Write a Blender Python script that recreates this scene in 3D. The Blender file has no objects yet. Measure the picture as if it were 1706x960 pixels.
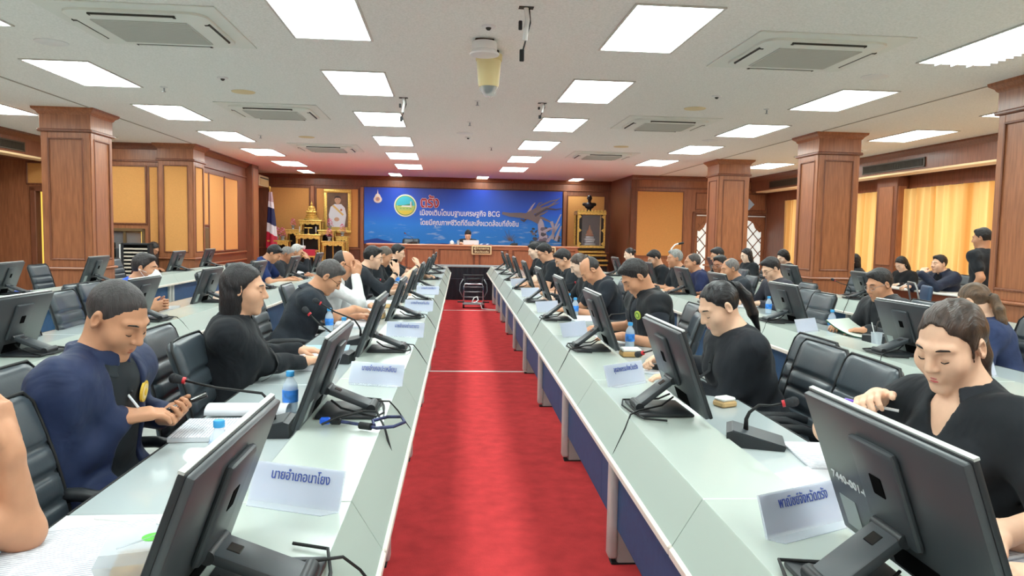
import bpy, bmesh, math, random
import numpy as np
from mathutils import Vector, Matrix, Euler
random.seed(7); rng = np.random.default_rng(7)
PI = math.pi
SC = bpy.context.scene
COL = SC.collection
TH = 0.0164                     # the room is turned by about one degree against the table rows
CEIL = 2.979

# ------------------------------------------------------------------ camera
def make_camera():
    f, p, y, r, h = 1219.7, -0.0734, 0.0716, 0.0184, 1.44
    fw = Vector((math.sin(y)*math.cos(p), math.cos(y)*math.cos(p), math.sin(p)))
    rt = Vector((math.cos(y), -math.sin(y), 0)); up = rt.cross(fw)
    rt2 = math.cos(r)*rt + math.sin(r)*up; up2 = -math.sin(r)*rt + math.cos(r)*up
    cd = bpy.data.cameras.new('camera'); co = bpy.data.objects.new('camera', cd); COL.objects.link(co)
    m = Matrix(((rt2.x, up2.x, -fw.x, 0), (rt2.y, up2.y, -fw.y, 0), (rt2.z, up2.z, -fw.z, h), (0, 0, 0, 1)))
    co.matrix_world = m
    cd.sensor_width = 36; cd.lens = f*36/1706; cd.clip_start = 0.05; cd.clip_end = 100
    SC.camera = co
make_camera()
# ------------------------------------------------------------------ world, exposure
w = bpy.data.worlds.new('world'); SC.world = w; w.use_nodes = True
bgn = w.node_tree.nodes['Background']
bgn.inputs[0].default_value = (0.86, 0.92, 1.0, 1); bgn.inputs[1].default_value = 1.6
SC.view_settings.view_transform = 'Standard'; SC.view_settings.look = 'None'
SC.view_settings.exposure = 0.0; SC.view_settings.gamma = 1.0
SC.view_settings.use_curve_mapping = False
LAMP = 17.0                      # strength of the ceiling light diffusers
CURTAIN_SUN = .65               # daylight lamps behind the curtains
SC.cycles.use_denoising = True
SC.cycles.max_bounces = 8; SC.cycles.diffuse_bounces = 5; SC.cycles.transmission_bounces = 6
SC.cycles.transparent_max_bounces = 8
SC.cycles.caustics_reflective = False; SC.cycles.caustics_refractive = False
SC.cycles.sample_clamp_indirect = 4.0

# ------------------------------------------------------------------ materials
def srgb(r, g, b):
    def c(v):
        v /= 255.0
        return v/12.92 if v <= .04045 else ((v+.055)/1.055)**2.4
    return (c(r), c(g), c(b), 1)
MATS = {}
def mat(name, col, rough=.5, metal=0, spec=.5, emit=None, estr=0, noise=None, bump=None, trans=0, alpha=1, coat=0, sheen=0, ior=1.45):
    """col: sRGB triple. noise=(scale, amount, (sx,sy,sz)) colour grain, bump=(scale, strength, dist)"""
    if name in MATS: return MATS[name]
    m = bpy.data.materials.new(name); m.use_nodes = True
    nt = m.node_tree; b = nt.nodes['Principled BSDF']
    b.inputs['Base Color'].default_value = srgb(*col); b.inputs['Roughness'].default_value = rough
    b.inputs['Metallic'].default_value = metal; b.inputs['Specular IOR Level'].default_value = spec
    b.inputs['IOR'].default_value = ior
    if trans: b.inputs['Transmission Weight'].default_value = trans
    if alpha < 1: b.inputs['Alpha'].default_value = alpha
    if coat: b.inputs['Coat Weight'].default_value = coat; b.inputs['Coat Roughness'].default_value = .15
    if sheen: b.inputs['Sheen Weight'].default_value = sheen
    if emit: b.inputs['Emission Color'].default_value = srgb(*emit); b.inputs['Emission Strength'].default_value = estr
    tc = nt.nodes.new('ShaderNodeTexCoord')
    if noise:
        mp = nt.nodes.new('ShaderNodeMapping'); mp.inputs['Scale'].default_value = noise[2] if len(noise) > 2 else (1, 1, 1)
        nt.links.new(tc.outputs['Object'], mp.inputs[0])
        n = nt.nodes.new('ShaderNodeTexNoise'); n.inputs['Scale'].default_value = noise[0]; n.inputs['Detail'].default_value = 4
        nt.links.new(mp.outputs[0], n.inputs['Vector'])
        rp = nt.nodes.new('ShaderNodeValToRGB'); a = noise[1]; c = srgb(*col)
        rp.color_ramp.elements[0].position = .3; rp.color_ramp.elements[1].position = .7
        rp.color_ramp.elements[0].color = (c[0]*(1-a), c[1]*(1-a), c[2]*(1-a), 1)
        rp.color_ramp.elements[1].color = (min(1, c[0]*(1+a)), min(1, c[1]*(1+a)), min(1, c[2]*(1+a)), 1)
        nt.links.new(n.outputs[0], rp.inputs[0]); nt.links.new(rp.outputs[0], b.inputs['Base Color'])
    if bump:
        n2 = nt.nodes.new('ShaderNodeTexNoise'); n2.inputs['Scale'].default_value = bump[0]; n2.inputs['Detail'].default_value = 3
        if len(bump) > 3:
            mp2 = nt.nodes.new('ShaderNodeMapping'); mp2.inputs['Scale'].default_value = bump[3]
            nt.links.new(tc.outputs['Object'], mp2.inputs[0]); nt.links.new(mp2.outputs[0], n2.inputs['Vector'])
        else: nt.links.new(tc.outputs['Object'], n2.inputs['Vector'])
        bp = nt.nodes.new('ShaderNodeBump'); bp.inputs['Strength'].default_value = bump[1]; bp.inputs['Distance'].default_value = bump[2]
        nt.links.new(n2.outputs[0], bp.inputs['Height']); nt.links.new(bp.outputs[0], b.inputs['Normal'])
    MATS[name] = m
    return m
WOOD = mat('mahogany', (158, 100, 68), .38, noise=(5, .22, (9, 9, .7)), coat=.15)
WOODD = mat('mahogany_dark', (126, 76, 54), .4, noise=(5, .22, (9, 9, .7)), coat=.1)
WOODH = mat('mahogany_sideways', (158, 98, 66), .36, noise=(5, .2, (.7, 9, 9)), coat=.15)
GOLDF = mat('gold_fabric', (216, 154, 88), .85, noise=(40, .08, (1, 1, 6)), bump=(300, .15, .002))
CARPET = mat('red_carpet', (206, 66, 68), .97, spec=.1, noise=(9, .13), bump=(260, .7, .006))
TABLE = mat('table_laminate', (184, 194, 187), .22, noise=(2, .02))
TABLE2 = mat('table_gloss', (180, 190, 192), .1)
SLOPE = mat('table_slope', (172, 184, 176), .3)
TRIM = mat('cream_edging', (226, 218, 208), .4)
NAVY = mat('navy_panel', (38, 80, 122), .6, noise=(30, .08))
LEGM = mat('grey_leg_metal', (196, 198, 194), .4, noise=(8, .08))
LEGB = mat('leg_side_metal', (166, 167, 163), .4, noise=(8, .1))
BLACKP = mat('black_plastic', (38, 41, 45), .42)
BLACKG = mat('black_gloss', (14, 15, 18), .12)
GREYP = mat('charcoal_plastic', (66, 71, 76), .4, bump=(400, .06, .001))
MONB = mat('monitor_back_plastic', (66, 70, 74), .36, bump=(500, .05, .001))
LEATHER = mat('black_leather', (58, 66, 73), .34, bump=(120, .12, .003))
CHROME = mat('chrome', (210, 212, 216), .18, metal=1)
STEEL = mat('grey_steel', (150, 154, 158), .35, metal=.8)
RUBBER = mat('black_rubber', (22, 23, 25), .6)
WHITEP = mat('white_plastic', (236, 238, 238), .4)
CREAMP = mat('cream_plastic', (222, 205, 160), .45)
PAPER = mat('white_paper', (222, 225, 232), .8)
PRINT = mat('paper_print', (150, 155, 170), .8)
ACRYL = mat('clear_acrylic', (232, 238, 250), .08, alpha=.38)
CARD = mat('name_card', (190, 200, 226), .6)
INKB = mat('blue_ink', (52, 74, 150), .6)
GLASSW = mat('clear_pet_plastic', (235, 245, 255), .08, alpha=.35)
BOTLAB = mat('blue_bottle_label', (60, 130, 215), .35, noise=(40, .35))
BOTCAP = mat('blue_bottle_cap', (64, 160, 222), .4)
WATER = mat('bottle_water', (190, 222, 240), .05, alpha=.45)
GOLD = mat('gold_leaf', (232, 194, 104), .34, metal=.45, noise=(30, .25), bump=(60, .4, .004))
BLACKW = mat('black_lacquer', (24, 20, 18), .3)
BRONZE = mat('dark_bronze', (58, 54, 56), .35, metal=.6)

# ------------------------------------------------------------------ mesh helpers (everything goes into a bmesh, one bmesh = one object)
class B:
    def __init__(s): s.b = bmesh.new()
    def box(s, x0, x1, y0, y1, z0, z1, bev=0, seg=1, M=None):
        m = Matrix.Translation(((x0+x1)/2, (y0+y1)/2, (z0+z1)/2)) @ Matrix.Diagonal((abs(x1-x0), abs(y1-y0), abs(z1-z0), 1))
        r = bmesh.ops.create_cube(s.b, size=1, matrix=m)
        if bev:
            es = {e for v in r['verts'] for e in v.link_edges}
            q = bmesh.ops.bevel(s.b, geom=list(es), offset=bev, segments=seg, affect='EDGES', profile=.5)
            vs = {v for f in q['faces'] for v in f.verts} | {v for v in r['verts'] if v.is_valid}
            vs = list(vs)
        else: vs = r['verts']
        if M is not None: bmesh.ops.transform(s.b, matrix=M, verts=vs)
        return s
    def cyl(s, p0, p1, r0, r1=None, n=16, caps=True):
        p0, p1 = Vector(p0), Vector(p1); d = p1-p0; r1 = r0 if r1 is None else r1
        m = Matrix.Translation((p0+p1)/2) @ d.to_track_quat('Z', 'Y').to_matrix().to_4x4()
        bmesh.ops.create_cone(s.b, cap_ends=caps, segments=n, radius1=max(r0, 1e-5), radius2=max(r1, 1e-5), depth=d.length, matrix=m)
        return s
    def ball(s, c, r, n=12, sc=(1, 1, 1), M=None):
        m = Matrix.Translation(c) @ (M if M is not None else Matrix.Identity(4)) @ Matrix.Diagonal((r*sc[0], r*sc[1], r*sc[2], 1))
        bmesh.ops.create_uvsphere(s.b, u_segments=n, v_segments=max(6, n*2//3), radius=1, matrix=m)
        return s
    def tube(s, pts, r, n=8, closed=False, radii=None):
        pts = [Vector(p) for p in pts]; N = len(pts); rings = []
        up = Vector((0, 0, 1)); prev = None
        for i, p in enumerate(pts):
            a = pts[i-1] if (i > 0 or closed) else p
            c = pts[(i+1) % N] if (i < N-1 or closed) else p
            t = (c-a).normalized()
            if prev is None:
                ref = up if abs(t.dot(up)) < .9 else Vector((1, 0, 0)); u = t.cross(ref).normalized()
            else:
                u = (prev - t*prev.dot(t)); u = u.normalized() if u.length > 1e-6 else t.orthogonal().normalized()
            prev = u; v = t.cross(u); rr = radii[i] if radii else r
            rings.append([s.b.verts.new(p + (u*math.cos(2*PI*k/n) + v*math.sin(2*PI*k/n))*rr) for k in range(n)])
        for i in range(N if closed else N-1):
            A, C = rings[i], rings[(i+1) % N]
            for k in range(n): s.b.faces.new((A[k], A[(k+1) % n], C[(k+1) % n], C[k]))
        if not closed:
            s.b.faces.new(rings[0][::-1]); s.b.faces.new(rings[-1])
        return s
    def lathe(s, prof, n=20, c=(0, 0, 0), sx=1, sy=1):
        rings = []
        for r, z in prof:
            rings.append([s.b.verts.new((c[0]+max(r, 1e-4)*math.cos(2*PI*k/n)*sx, c[1]+max(r, 1e-4)*math.sin(2*PI*k/n)*sy, c[2]+z)) for k in range(n)])
        for A, C in zip(rings, rings[1:]):
            for k in range(n): s.b.faces.new((A[k], A[(k+1) % n], C[(k+1) % n], C[k]))
        s.b.faces.new(rings[0][::-1]); s.b.faces.new(rings[-1])
        return s
    def prism(s, poly, d0, d1, axis='y'):
        """poly: 2D points; extruded along axis from d0 to d1. axis y: (x,z); x: (y,z); z: (x,y)"""
        def P(a, b, d): return {'y': (a, d, b), 'x': (d, a, b), 'z': (a, b, d)}[axis]
        A = [s.b.verts.new(P(a, b, d0)) for a, b in poly]; C = [s.b.verts.new(P(a, b, d1)) for a, b in poly]
        s.b.faces.new(A[::-1]); s.b.faces.new(C); n = len(poly)
        for i in range(n): s.b.faces.new((A[i], A[(i+1) % n], C[(i+1) % n], C[i]))
        return s
    def quad(s, *p):
        s.b.faces.new([s.b.verts.new(q) for q in p]); return s
    def sheet(s, nx, ny, fn):
        V = [[s.b.verts.new(fn(i/nx, j/ny)) for j in range(ny+1)] for i in range(nx+1)]
        for i in range(nx):
            for j in range(ny): s.b.faces.new((V[i][j], V[i+1][j], V[i+1][j+1], V[i][j+1]))
        return s
    def xf(s, M): bmesh.ops.transform(s.b, matrix=M, verts=s.b.verts); return s
def obj(name, b, m, parent=None, smooth=False, label=None, kind=None):
    me = bpy.data.meshes.new(name)
    bmesh.ops.recalc_face_normals(b.b, faces=b.b.faces)
    b.b.to_mesh(me); b.b.free()
    me.materials.append(m)
    if smooth:
        me.polygons.foreach_set('use_smooth', [True]*len(me.polygons))
        if smooth != 'all': me.set_sharp_from_angle(angle=math.radians(38))
    o = bpy.data.objects.new(name, me); COL.objects.link(o)
    if parent: o.parent = parent
    if label: o['label'] = label
    if kind: o['kind'] = kind
    return o
def tag(o, label, cat, group=None):
    o['label'] = label; o['category'] = cat
    if group: o['group'] = group
    return o
def thing(name, label, cat, loc=(0, 0, 0), rz=0, group=None):
    o = bpy.data.objects.new(name, None); COL.objects.link(o); o.empty_display_size = .05
    o.location = loc; o.rotation_euler = (0, 0, rz)
    return tag(o, label, cat, group)
def struct(name, b, m, parent=None, room=True, smooth=False):
    o = obj(name, b, m, parent, smooth)
    if parent is None:
        o['kind'] = 'structure'
        if room: o.rotation_euler = (0, 0, TH)
    return o
def dup(src, loc, rz, label, group=None, rx=None):
    r = src.copy(); COL.objects.link(r); r.location = loc; r.rotation_euler = (0, 0, rz); r['label'] = label
    if group: r['group'] = group
    for ch in src.children:
        c = ch.copy(); COL.objects.link(c); c.parent = r; c.matrix_parent_inverse = Matrix.Identity(4)
        for g in ch.children:
            d = g.copy(); COL.objects.link(d); d.parent = c; d.matrix_parent_inverse = Matrix.Identity(4)
    return r
def rm(x, y, z=0.0):             # room coordinates to world
    c, s = math.cos(TH), math.sin(TH)
    return (x*c-y*s, x*s+y*c, z)
ORD = ['nearest', 'second', 'third', 'fourth', 'fifth', 'sixth', 'seventh', 'eighth', 'ninth', 'tenth', 'eleventh', 'twelfth']
def text_mesh(body, size, extrude=.0006, bold=.018):
    """flat lettering as a mesh, centred on x, baseline y=0, facing +z"""
    cu = bpy.data.curves.new('lettering', 'FONT'); cu.body = body; cu.size = size; cu.align_x = 'CENTER'; cu.extrude = extrude; cu.offset = bold*size
    cu.resolution_u = 3
    o = bpy.data.objects.new('lettering', cu); COL.objects.link(o)
    dg = bpy.context.evaluated_depsgraph_get()
    me = bpy.data.meshes.new_from_object(o.evaluated_get(dg)); bpy.data.objects.remove(o); bpy.data.curves.remove(cu)
    me.materials.clear()
    return me
def lettering(body, size, m, parent, M, name='lettering', fit=None, bold=.018):
    me = text_mesh(body, size, bold=bold)
    if fit:
        xs = [v.co.x for v in me.vertices]
        if xs:
            wdt = max(xs)-min(xs); k = fit/wdt if wdt > 0 else 1; cx = (max(xs)+min(xs))/2
            me.transform(Matrix.Diagonal((k, 1, 1, 1)) @ Matrix.Translation((-cx, 0, 0)))
    me.transform(M); me.materials.append(m)
    o = bpy.data.objects.new(name, me); COL.objects.link(o); o.parent = parent
    return o
# ================================================================== THE ROOM (room coordinates, turned by TH)
CEILM = mat('ceiling_tile', (246, 248, 244), .95, spec=.1, noise=(62, .08), bump=(60, .5, .01))
LAMPM = mat('lamp_diffuser', (255, 255, 255), .6, emit=(240, 253, 249), estr=LAMP)
LFRAME = mat('lamp_frame', (205, 203, 198), .4)
LOUV = mat('lamp_louver', (225, 232, 236), .25)
ACW = mat('aircon_white', (236, 240, 234), .45)
ACG = mat('aircon_grill', (200, 202, 197), .5)
DARK = mat('dark_slot', (52, 50, 44), .7)
CURT = None
FL = struct('floor', B().box(-9.8, 8.6, -4.4, 21.2, -.12, 0), mat('grey_carpet', (208, 210, 206), .95, spec=.1, noise=(9, .1), bump=(260, .6, .005)))  # pale grey of the unseen seating floor is chosen for its bounce onto the ceiling
obj('floor_red_carpet', B().box(-1.2, 1.55, -4.2, 15.4, -.004, .003), CARPET, kind='structure')
obj('floor_red_carpet', B().box(-4.9, 4.4, 15.4, 20.9, -.004, .003), CARPET, kind='structure')
CE = struct('ceiling', B().box(-9.8, 8.6, -4.4, 21.2, CEIL, CEIL+.12), CEILM)
for s_, xx in (('left', -4.66), ('right', 5.27)):
    struct('trim_ceiling_joint_'+s_, B().box(xx-.012, xx+.012, -4, 18.2, CEIL-.006, CEIL+.002), mat('joint_grey', (165, 160, 150), .6))
# two white metal strips across the aisle carpet (world coordinates)
for i, yy in enumerate((7.56, 13.62)):
    o = obj('trim_%d' % (i+1), B().box(-1.1, 1.45, yy-.02, yy+.02, 0, .008, .002), mat('strip_white', (238, 226, 222), .4), kind='structure')

def molding(o, x0, x1, y0, y1, z0, z1, m=WOODD, name='molding', bev=.008):
    return obj(name, B().box(x0, x1, y0, y1, z0, z1, bev), m, o)
def facing_wall(o, x0, x1, yf, panels, frieze=2.64, rails=(.93, .62)):
    """decor on a wall that faces the camera at y = yf: crown, frieze bead, rails, gold panels"""
    obj('crown_molding', B().prism([(yf, CEIL), (yf-.10, CEIL), (yf-.10, CEIL-.03), (yf-.06, CEIL-.055), (yf-.03, CEIL-.10), (yf, CEIL-.11)], x0, x1, 'x'), WOODD, o)
    molding(o, x0, x1, yf-.03, yf, frieze, frieze+.035, WOODD, 'frieze_bead')
    for r in rails: molding(o, x0, x1, yf-.025, yf, r, r+.035, WOODH, 'chair_rail')
    for (a, b_, z0, z1, mm) in panels: gold_panel(o, a, b_, yf, z0, z1, mm)
def gold_panel(o, a, b_, yf, z0, z1, mm=None):
    if mm: o2 = obj('gold_panel', B().box(a, b_, yf-.012, yf, z0, z1, .003), mm, o)
    t = .03
    f = B().box(a-t, b_+t, yf-.022, yf, z1, z1+t, .006).box(a-t, b_+t, yf-.022, yf, z0-t, z0, .006)
    f.box(a-t, a, yf-.022, yf, z0, z1, .006).box(b_, b_+t, yf-.022, yf, z0, z1, .006)
    obj('panel_molding', f, WOODD, o)
def side_wall(o, y0, y1, xf, sgn, panels, frieze=2.64, rails=(.93, .62)):
    """same for a wall that faces +x (sgn=1) or -x (sgn=-1) at x = xf"""
    q = [(xf, CEIL), (xf+sgn*.10, CEIL), (xf+sgn*.10, CEIL-.03), (xf+sgn*.06, CEIL-.055), (xf+sgn*.03, CEIL-.10), (xf, CEIL-.11)]
    obj('crown_molding', B().prism(q, y0, y1, 'y'), WOODD, o)
    a, b_ = sorted((xf, xf+sgn*.03))
    molding(o, a, b_, y0, y1, frieze, frieze+.035, WOODD, 'frieze_bead')
    for r in rails: molding(o, a, b_, y0, y1, r, r+.035, WOOD, 'chair_rail')
    for (p, q_, z0, z1, mm) in panels:
        a2, b2 = sorted((xf, xf+sgn*.012)); t = .03
        if mm: obj('gold_panel', B().box(a2, b2, p, q_, z0, z1, .003), mm, o)
        a3, b3 = sorted((xf, xf+sgn*.022))
        f = B().box(a3, b3, p-t, q_+t, z1, z1+t, .006).box(a3, b3, p-t, q_+t, z0-t, z0, .006)
        f.box(a3, b3, p-t, p, z0, z1, .006).box(a3, b3, q_, q_+t, z0, z1, .006)
        obj('panel_molding', f, WOODD, o)

# ---- back wall with gold panels
wb = struct('wall_back', B().box(-5.6, 4.9, 20.7, 20.9, 0, CEIL), WOODD)
facing_wall(wb, -5.4, 4.6, 20.7, [(-4.87, -3.83, 1.0, 2.6, GOLDF), (-3.62, -2.50, 1.0, 2.6, GOLDF), (3.38, 4.42, 1.0, 2.55, GOLDF)], 2.68)
for xx in (-3.73, -2.38, 3.28): obj('pilaster', B().box(xx-.05, xx+.05, 20.62, 20.7, 0, 2.66, .01), WOOD, wb)
# ---- left side
wl = struct('wall_left', B().box(-8.4, -8.2, -4.2, 14.4, 0, CEIL), WOODD)
side_wall(wl, -4, 14.15, -8.2, 1, [])
for k in range(6):
    a = 12.6-k*2.6
    obj('wood_panel', B().box(-8.2, -8.18, a-.95, a+.95, 1.05, 2.45, .01), WOOD, wl)
    obj('wood_panel', B().box(-8.2, -8.18, a-.95, a+.95, .15, .55, .01), WOOD, wl)
so = struct('trim_soffit_left', B().box(-8.2, -7.08, -4.2, 14.15, 2.62, CEIL), WOODD)
obj('crown_molding', B().prism([(-7.08, CEIL), (-7.0, CEIL), (-7.0, CEIL-.03), (-7.04, CEIL-.06), (-7.08, CEIL-.1)], -4.2, 14.15, 'y'), WOODD, so)
obj('cove_strip', B().box(-7.3, -7.06, -4.2, 13.9, 2.585, 2.62, .006), mat('cove_cream', (242, 206, 160), .5), so)
# return wall that faces the camera: door opening (-7.3..-6.4), booth window (-6.22..-5.66)
RY = 14.15
m = B()
m.box(-8.4, -7.52, RY, RY+.14, 0, CEIL).box(-7.52, -6.4, RY, RY+.14, 2.08, CEIL).box(-6.4, -6.2, RY, RY+.14, 0, CEIL)
m.box(-6.2, -5.62, RY, RY+.14, 0, .72).box(-6.2, -5.62, RY, RY+.14, 1.40, CEIL).box(-5.62, -4.78, RY, RY+.14, 0, CEIL)
wr = struct('wall_left_return', m, WOOD)
facing_wall(wr, -8.2, -5.3, RY, [(-7.63, -6.5, 2.21, 2.57, GOLDF), (-6.25, -5.58, 1.52, 2.55, GOLDF), (-5.5, -5.36, 1.0, 2.55, GOLDF)], 2.64, ())
d1 = struct('door_1', B().box(-7.60, -7.50, RY-.03, RY+.16, 0, 2.14, .01).box(-6.4, -6.3, RY-.03, RY+.16, 0, 2.14, .01).box(-7.60, -6.3, RY-.03, RY+.16, 2.06, 2.16, .01), WOODD)
obj('door_leaf', B().box(-6.44, -6.40, RY+.16, RY+.98, .02, 2.05, .006), WOOD, d1)
w1 = struct('window_1', B().box(-6.24, -5.6, RY-.03, RY+.02, 1.36, 1.42, .008).box(-6.24, -5.6, RY-.03, RY+.02, .70, .76, .008).box(-6.24, -6.19, RY-.03, RY+.02, .7, 1.42, .008).box(-5.65, -5.6, RY-.03, RY+.02, .7, 1.42, .008).box(-5.99, -5.94, RY-.01, RY+.02, .74, 1.38, .006), mat('bronze_frame', (112, 88, 58), .45))
obj('pane', B().box(-6.19, -5.65, RY+.03, RY+.036, .74, 1.38), mat('booth_glass', (230, 235, 240), .02, alpha=.12), w1)
# the lit space behind the door and the booth window
YELW = mat('yellow_blind_glow', (250, 214, 110), .8, emit=(255, 214, 96), estr=1.1, noise=(3, .12, (14, 1, .2)))  # glow put into the blind stands in for light behind it
struct('wall_booth_back', B().box(-9.6, -4.9, 16.6, 16.7, 0, CEIL), mat('booth_wall', (150, 112, 70), .8))
struct('wall_booth_side', B().box(-9.7, -9.6, RY, 16.7, 0, CEIL).box(-9.7, -8.3, RY, RY+.1, 0, CEIL), mat('booth_wall', (150, 112, 70), .8))
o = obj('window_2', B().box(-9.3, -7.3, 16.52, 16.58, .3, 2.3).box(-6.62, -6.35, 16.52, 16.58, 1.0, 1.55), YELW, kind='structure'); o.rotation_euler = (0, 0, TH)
# left wing wall going back, its pier and the recess
wlb = struct('wall_left_back', B().box(-5.3, -4.78, 14.6, 17.95, 0, CEIL), WOODD)
side_wall(wlb, 14.65, 17.9, -4.78, 1, [(14.82, 15.13, 1.52, 2.53, GOLDF), (15.21, 16.14, .99, 2.53, GOLDF), (16.24, 17.17, .99, 2.53, GOLDF)], 2.64, (.90, .72, .55))
struct('window_3', B().box(-4.78, -4.755, 14.82, 15.13, .92, 1.46, .01).box(-4.76, -4.75, 14.88, 15.07, .98, 1.40), mat('bronze_frame', (112, 88, 58), .45))
pr = struct('wall_left_pier', B().box(-5.6, -4.63, 17.9, 18.5, 0, CEIL), WOODD)
obj('pier_face', B().box(-4.63, -4.615, 17.98, 18.42, .1, 2.9, .006), WOOD, pr)
struct('wall_left_recess', B().box(-5.6, -5.2, 18.5, 20.75, 0, CEIL), WOODD)
# ---- right side: wing wall, lattice door wall, window wall
struct('wall_right_back', B().box(4.6, 4.8, 18.3, 20.75, 0, CEIL), WOODD)
m = B(); m.box(4.6, 6.2, 18.3, 18.44, 0, CEIL).box(6.2, 8.2, 18.3, 18.44, 2.1, CEIL).box(8.2, 8.4, 18.3, 18.44, 0, CEIL)
wrr = struct('wall_right_return', m, WOOD)
facing_wall(wrr, 4.6, 7.75, 18.3, [(4.76, 5.94, .96, 2.58, GOLDF), (6.3, 7.15, 2.17, 2.56, WOOD), (7.3, 8.1, 2.17, 2.56, WOOD)], 2.66, ())
for r in (.9, .68, .45): molding(wrr, 4.6, 6.1, 18.275, 18.3, r, r+.035, WOODH, 'chair_rail')
d2 = struct('door_2', B().box(6.2, 6.27, 18.26, 18.46, 0, 2.1, .01).box(8.13, 8.2, 18.26, 18.46, 0, 2.1, .01).box(6.2, 8.2, 18.26, 18.46, 2.04, 2.1, .01).box(7.16, 7.24, 18.26, 18.46, 0, 2.05, .01), WOODD)
obj('head_strip', B().box(6.3, 8.1, 18.24, 18.27, 1.99, 2.02), WHITEP, d2)
MILK = mat('frosted_glass_glow', (236, 240, 238), .5, emit=(240, 244, 240), estr=.55)  # glow put into the door panes stands in for light from beyond
def ogee(xc, hw, z0, z1):
    pts = [(xc-hw, z0), (xc+hw, z0), (xc+hw, z1-.28), (xc+hw*.86, z1-.30), (xc+hw*.55, z1-.20), (xc+hw*.4, z1-.08), (xc+hw*.2, z1-.02), (xc, z1),
           (xc-hw*.2, z1-.02), (xc-hw*.4, z1-.08), (xc-hw*.55, z1-.20), (xc-hw*.86, z1-.30), (xc-hw, z1-.28)]
    return pts
for xc in (6.72, 7.69):
    pts = ogee(xc, .36, .3, 1.90)
    # leaf around the ogee opening, built of a rim and rails
    lf = B().box(xc-.45, xc-.36, 18.33, 18.37, 0, 2.04).box(xc+.36, xc+.45, 18.33, 18.37, 0, 2.04).box(xc-.36, xc+.36, 18.33, 18.37, 0, .3)
    top = [(xc-.36, 2.04)] + [(p[0], p[1]) for p in pts[12:1:-1]] + [(xc+.36, 2.04)]
    for i in range(1, len(top)-2):
        a, b_ = top[i], top[i+1]
        if abs(a[0]-b_[0]) > 1e-5: lf.prism([(a[0], a[1]), (b_[0], b_[1]), (b_[0], 2.04), (a[0], 2.04)], 18.33, 18.37, 'y')
    obj('door_leaf', lf, WOOD, d2)
    g = obj('pane', B().prism(pts, 18.345, 18.352, 'y'), MILK, d2)
    lat = B()
    for k in range(-4, 8):
        for sg in (1, -1):
            # diagonal lattice bars clipped to the glass width
            z = .3+k*.34; x0, x1 = xc-.36, xc+.36; za, zb = (z, z+.72*1.15) if sg > 0 else (z+.72*1.15, z)
            t0, t1 = 0.0, 1.0
            def clip(zt, up):
                global_ = (zt-za)/(zb-za) if zb != za else 0
                return global_
            lo, hi = sorted((clip(.3, 0), clip(1.86, 1))); t0, t1 = max(0, lo), min(1, hi)
            if t1-t0 > .05:
                lat.tube([(x0+(x1-x0)*t0, 18.338, za+(zb-za)*t0), (x0+(x1-x0)*t1, 18.338, za+(zb-za)*t1)], .013, 4)
    obj('lattice', lat, WOODD, d2)
sg_ = thing('door_sign', 'pale blue diamond-shaped sign on the wood above the lattice door', 'sign', rm(7.66, 18.27, 2.31), TH)
obj('sign_board', B().prism([(-.15, 0), (0, -.15), (.15, 0), (0, .15)], -.006, .006), mat('sign_blue', (188, 204, 226), .5), sg_)
# window wall
WX = 8.15
m = B(); m.box(WX, WX+.2, -4.2, 18.44, 0, .5).box(WX, WX+.2, -4.2, 18.44, 2.38, CEIL)
WIN = [(-3.4, .4), (1.0, 4.6), (5.2, 8.6), (9.2, 12.42), (13.1, 16.95)]
edges = [-4.2] + [v for a in WIN for v in a] + [18.44]
for i in range(0, len(edges), 2): m.box(WX, WX+.2, edges[i], edges[i+1], .5, 2.38)
ww = struct('wall_right', m, WOODD)
for a, b_ in ((12.45, 13.07), (8.63, 9.17), (4.63, 5.17)):
    obj('pilaster', B().box(WX-.22, WX, a, b_, 0, 2.6, .01), WOODD, ww)
    obj('pilaster_panel', B().box(WX-.24, WX-.21, a+.1, b_-.1, 1.0, 2.42, .012), WOOD, ww)
    obj('pilaster_panel', B().box(a*0+WX-.2, WX-.05, a-.012, a+.02, 1.0, 2.42, .005), WOOD, ww)
sr = struct('trim_soffit_right', B().box(7.72, WX, -4.2, 18.3, 2.62, CEIL), WOODD)
obj('crown_molding', B().prism([(7.72, CEIL), (7.64, CEIL), (7.64, CEIL-.03), (7.68, CEIL-.06), (7.72, CEIL-.1)], -4.2, 18.3, 'y'), WOODD, sr)
obj('cove_strip', B().box(7.68, 7.95, -4.2, 17.9, 2.585, 2.62, .006), mat('cove_cream', (242, 206, 160), .5), sr)
struct('wall_front', B().box(-8.3, 8.6, -4.4, -4.2, 0, CEIL), WOOD)
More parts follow.
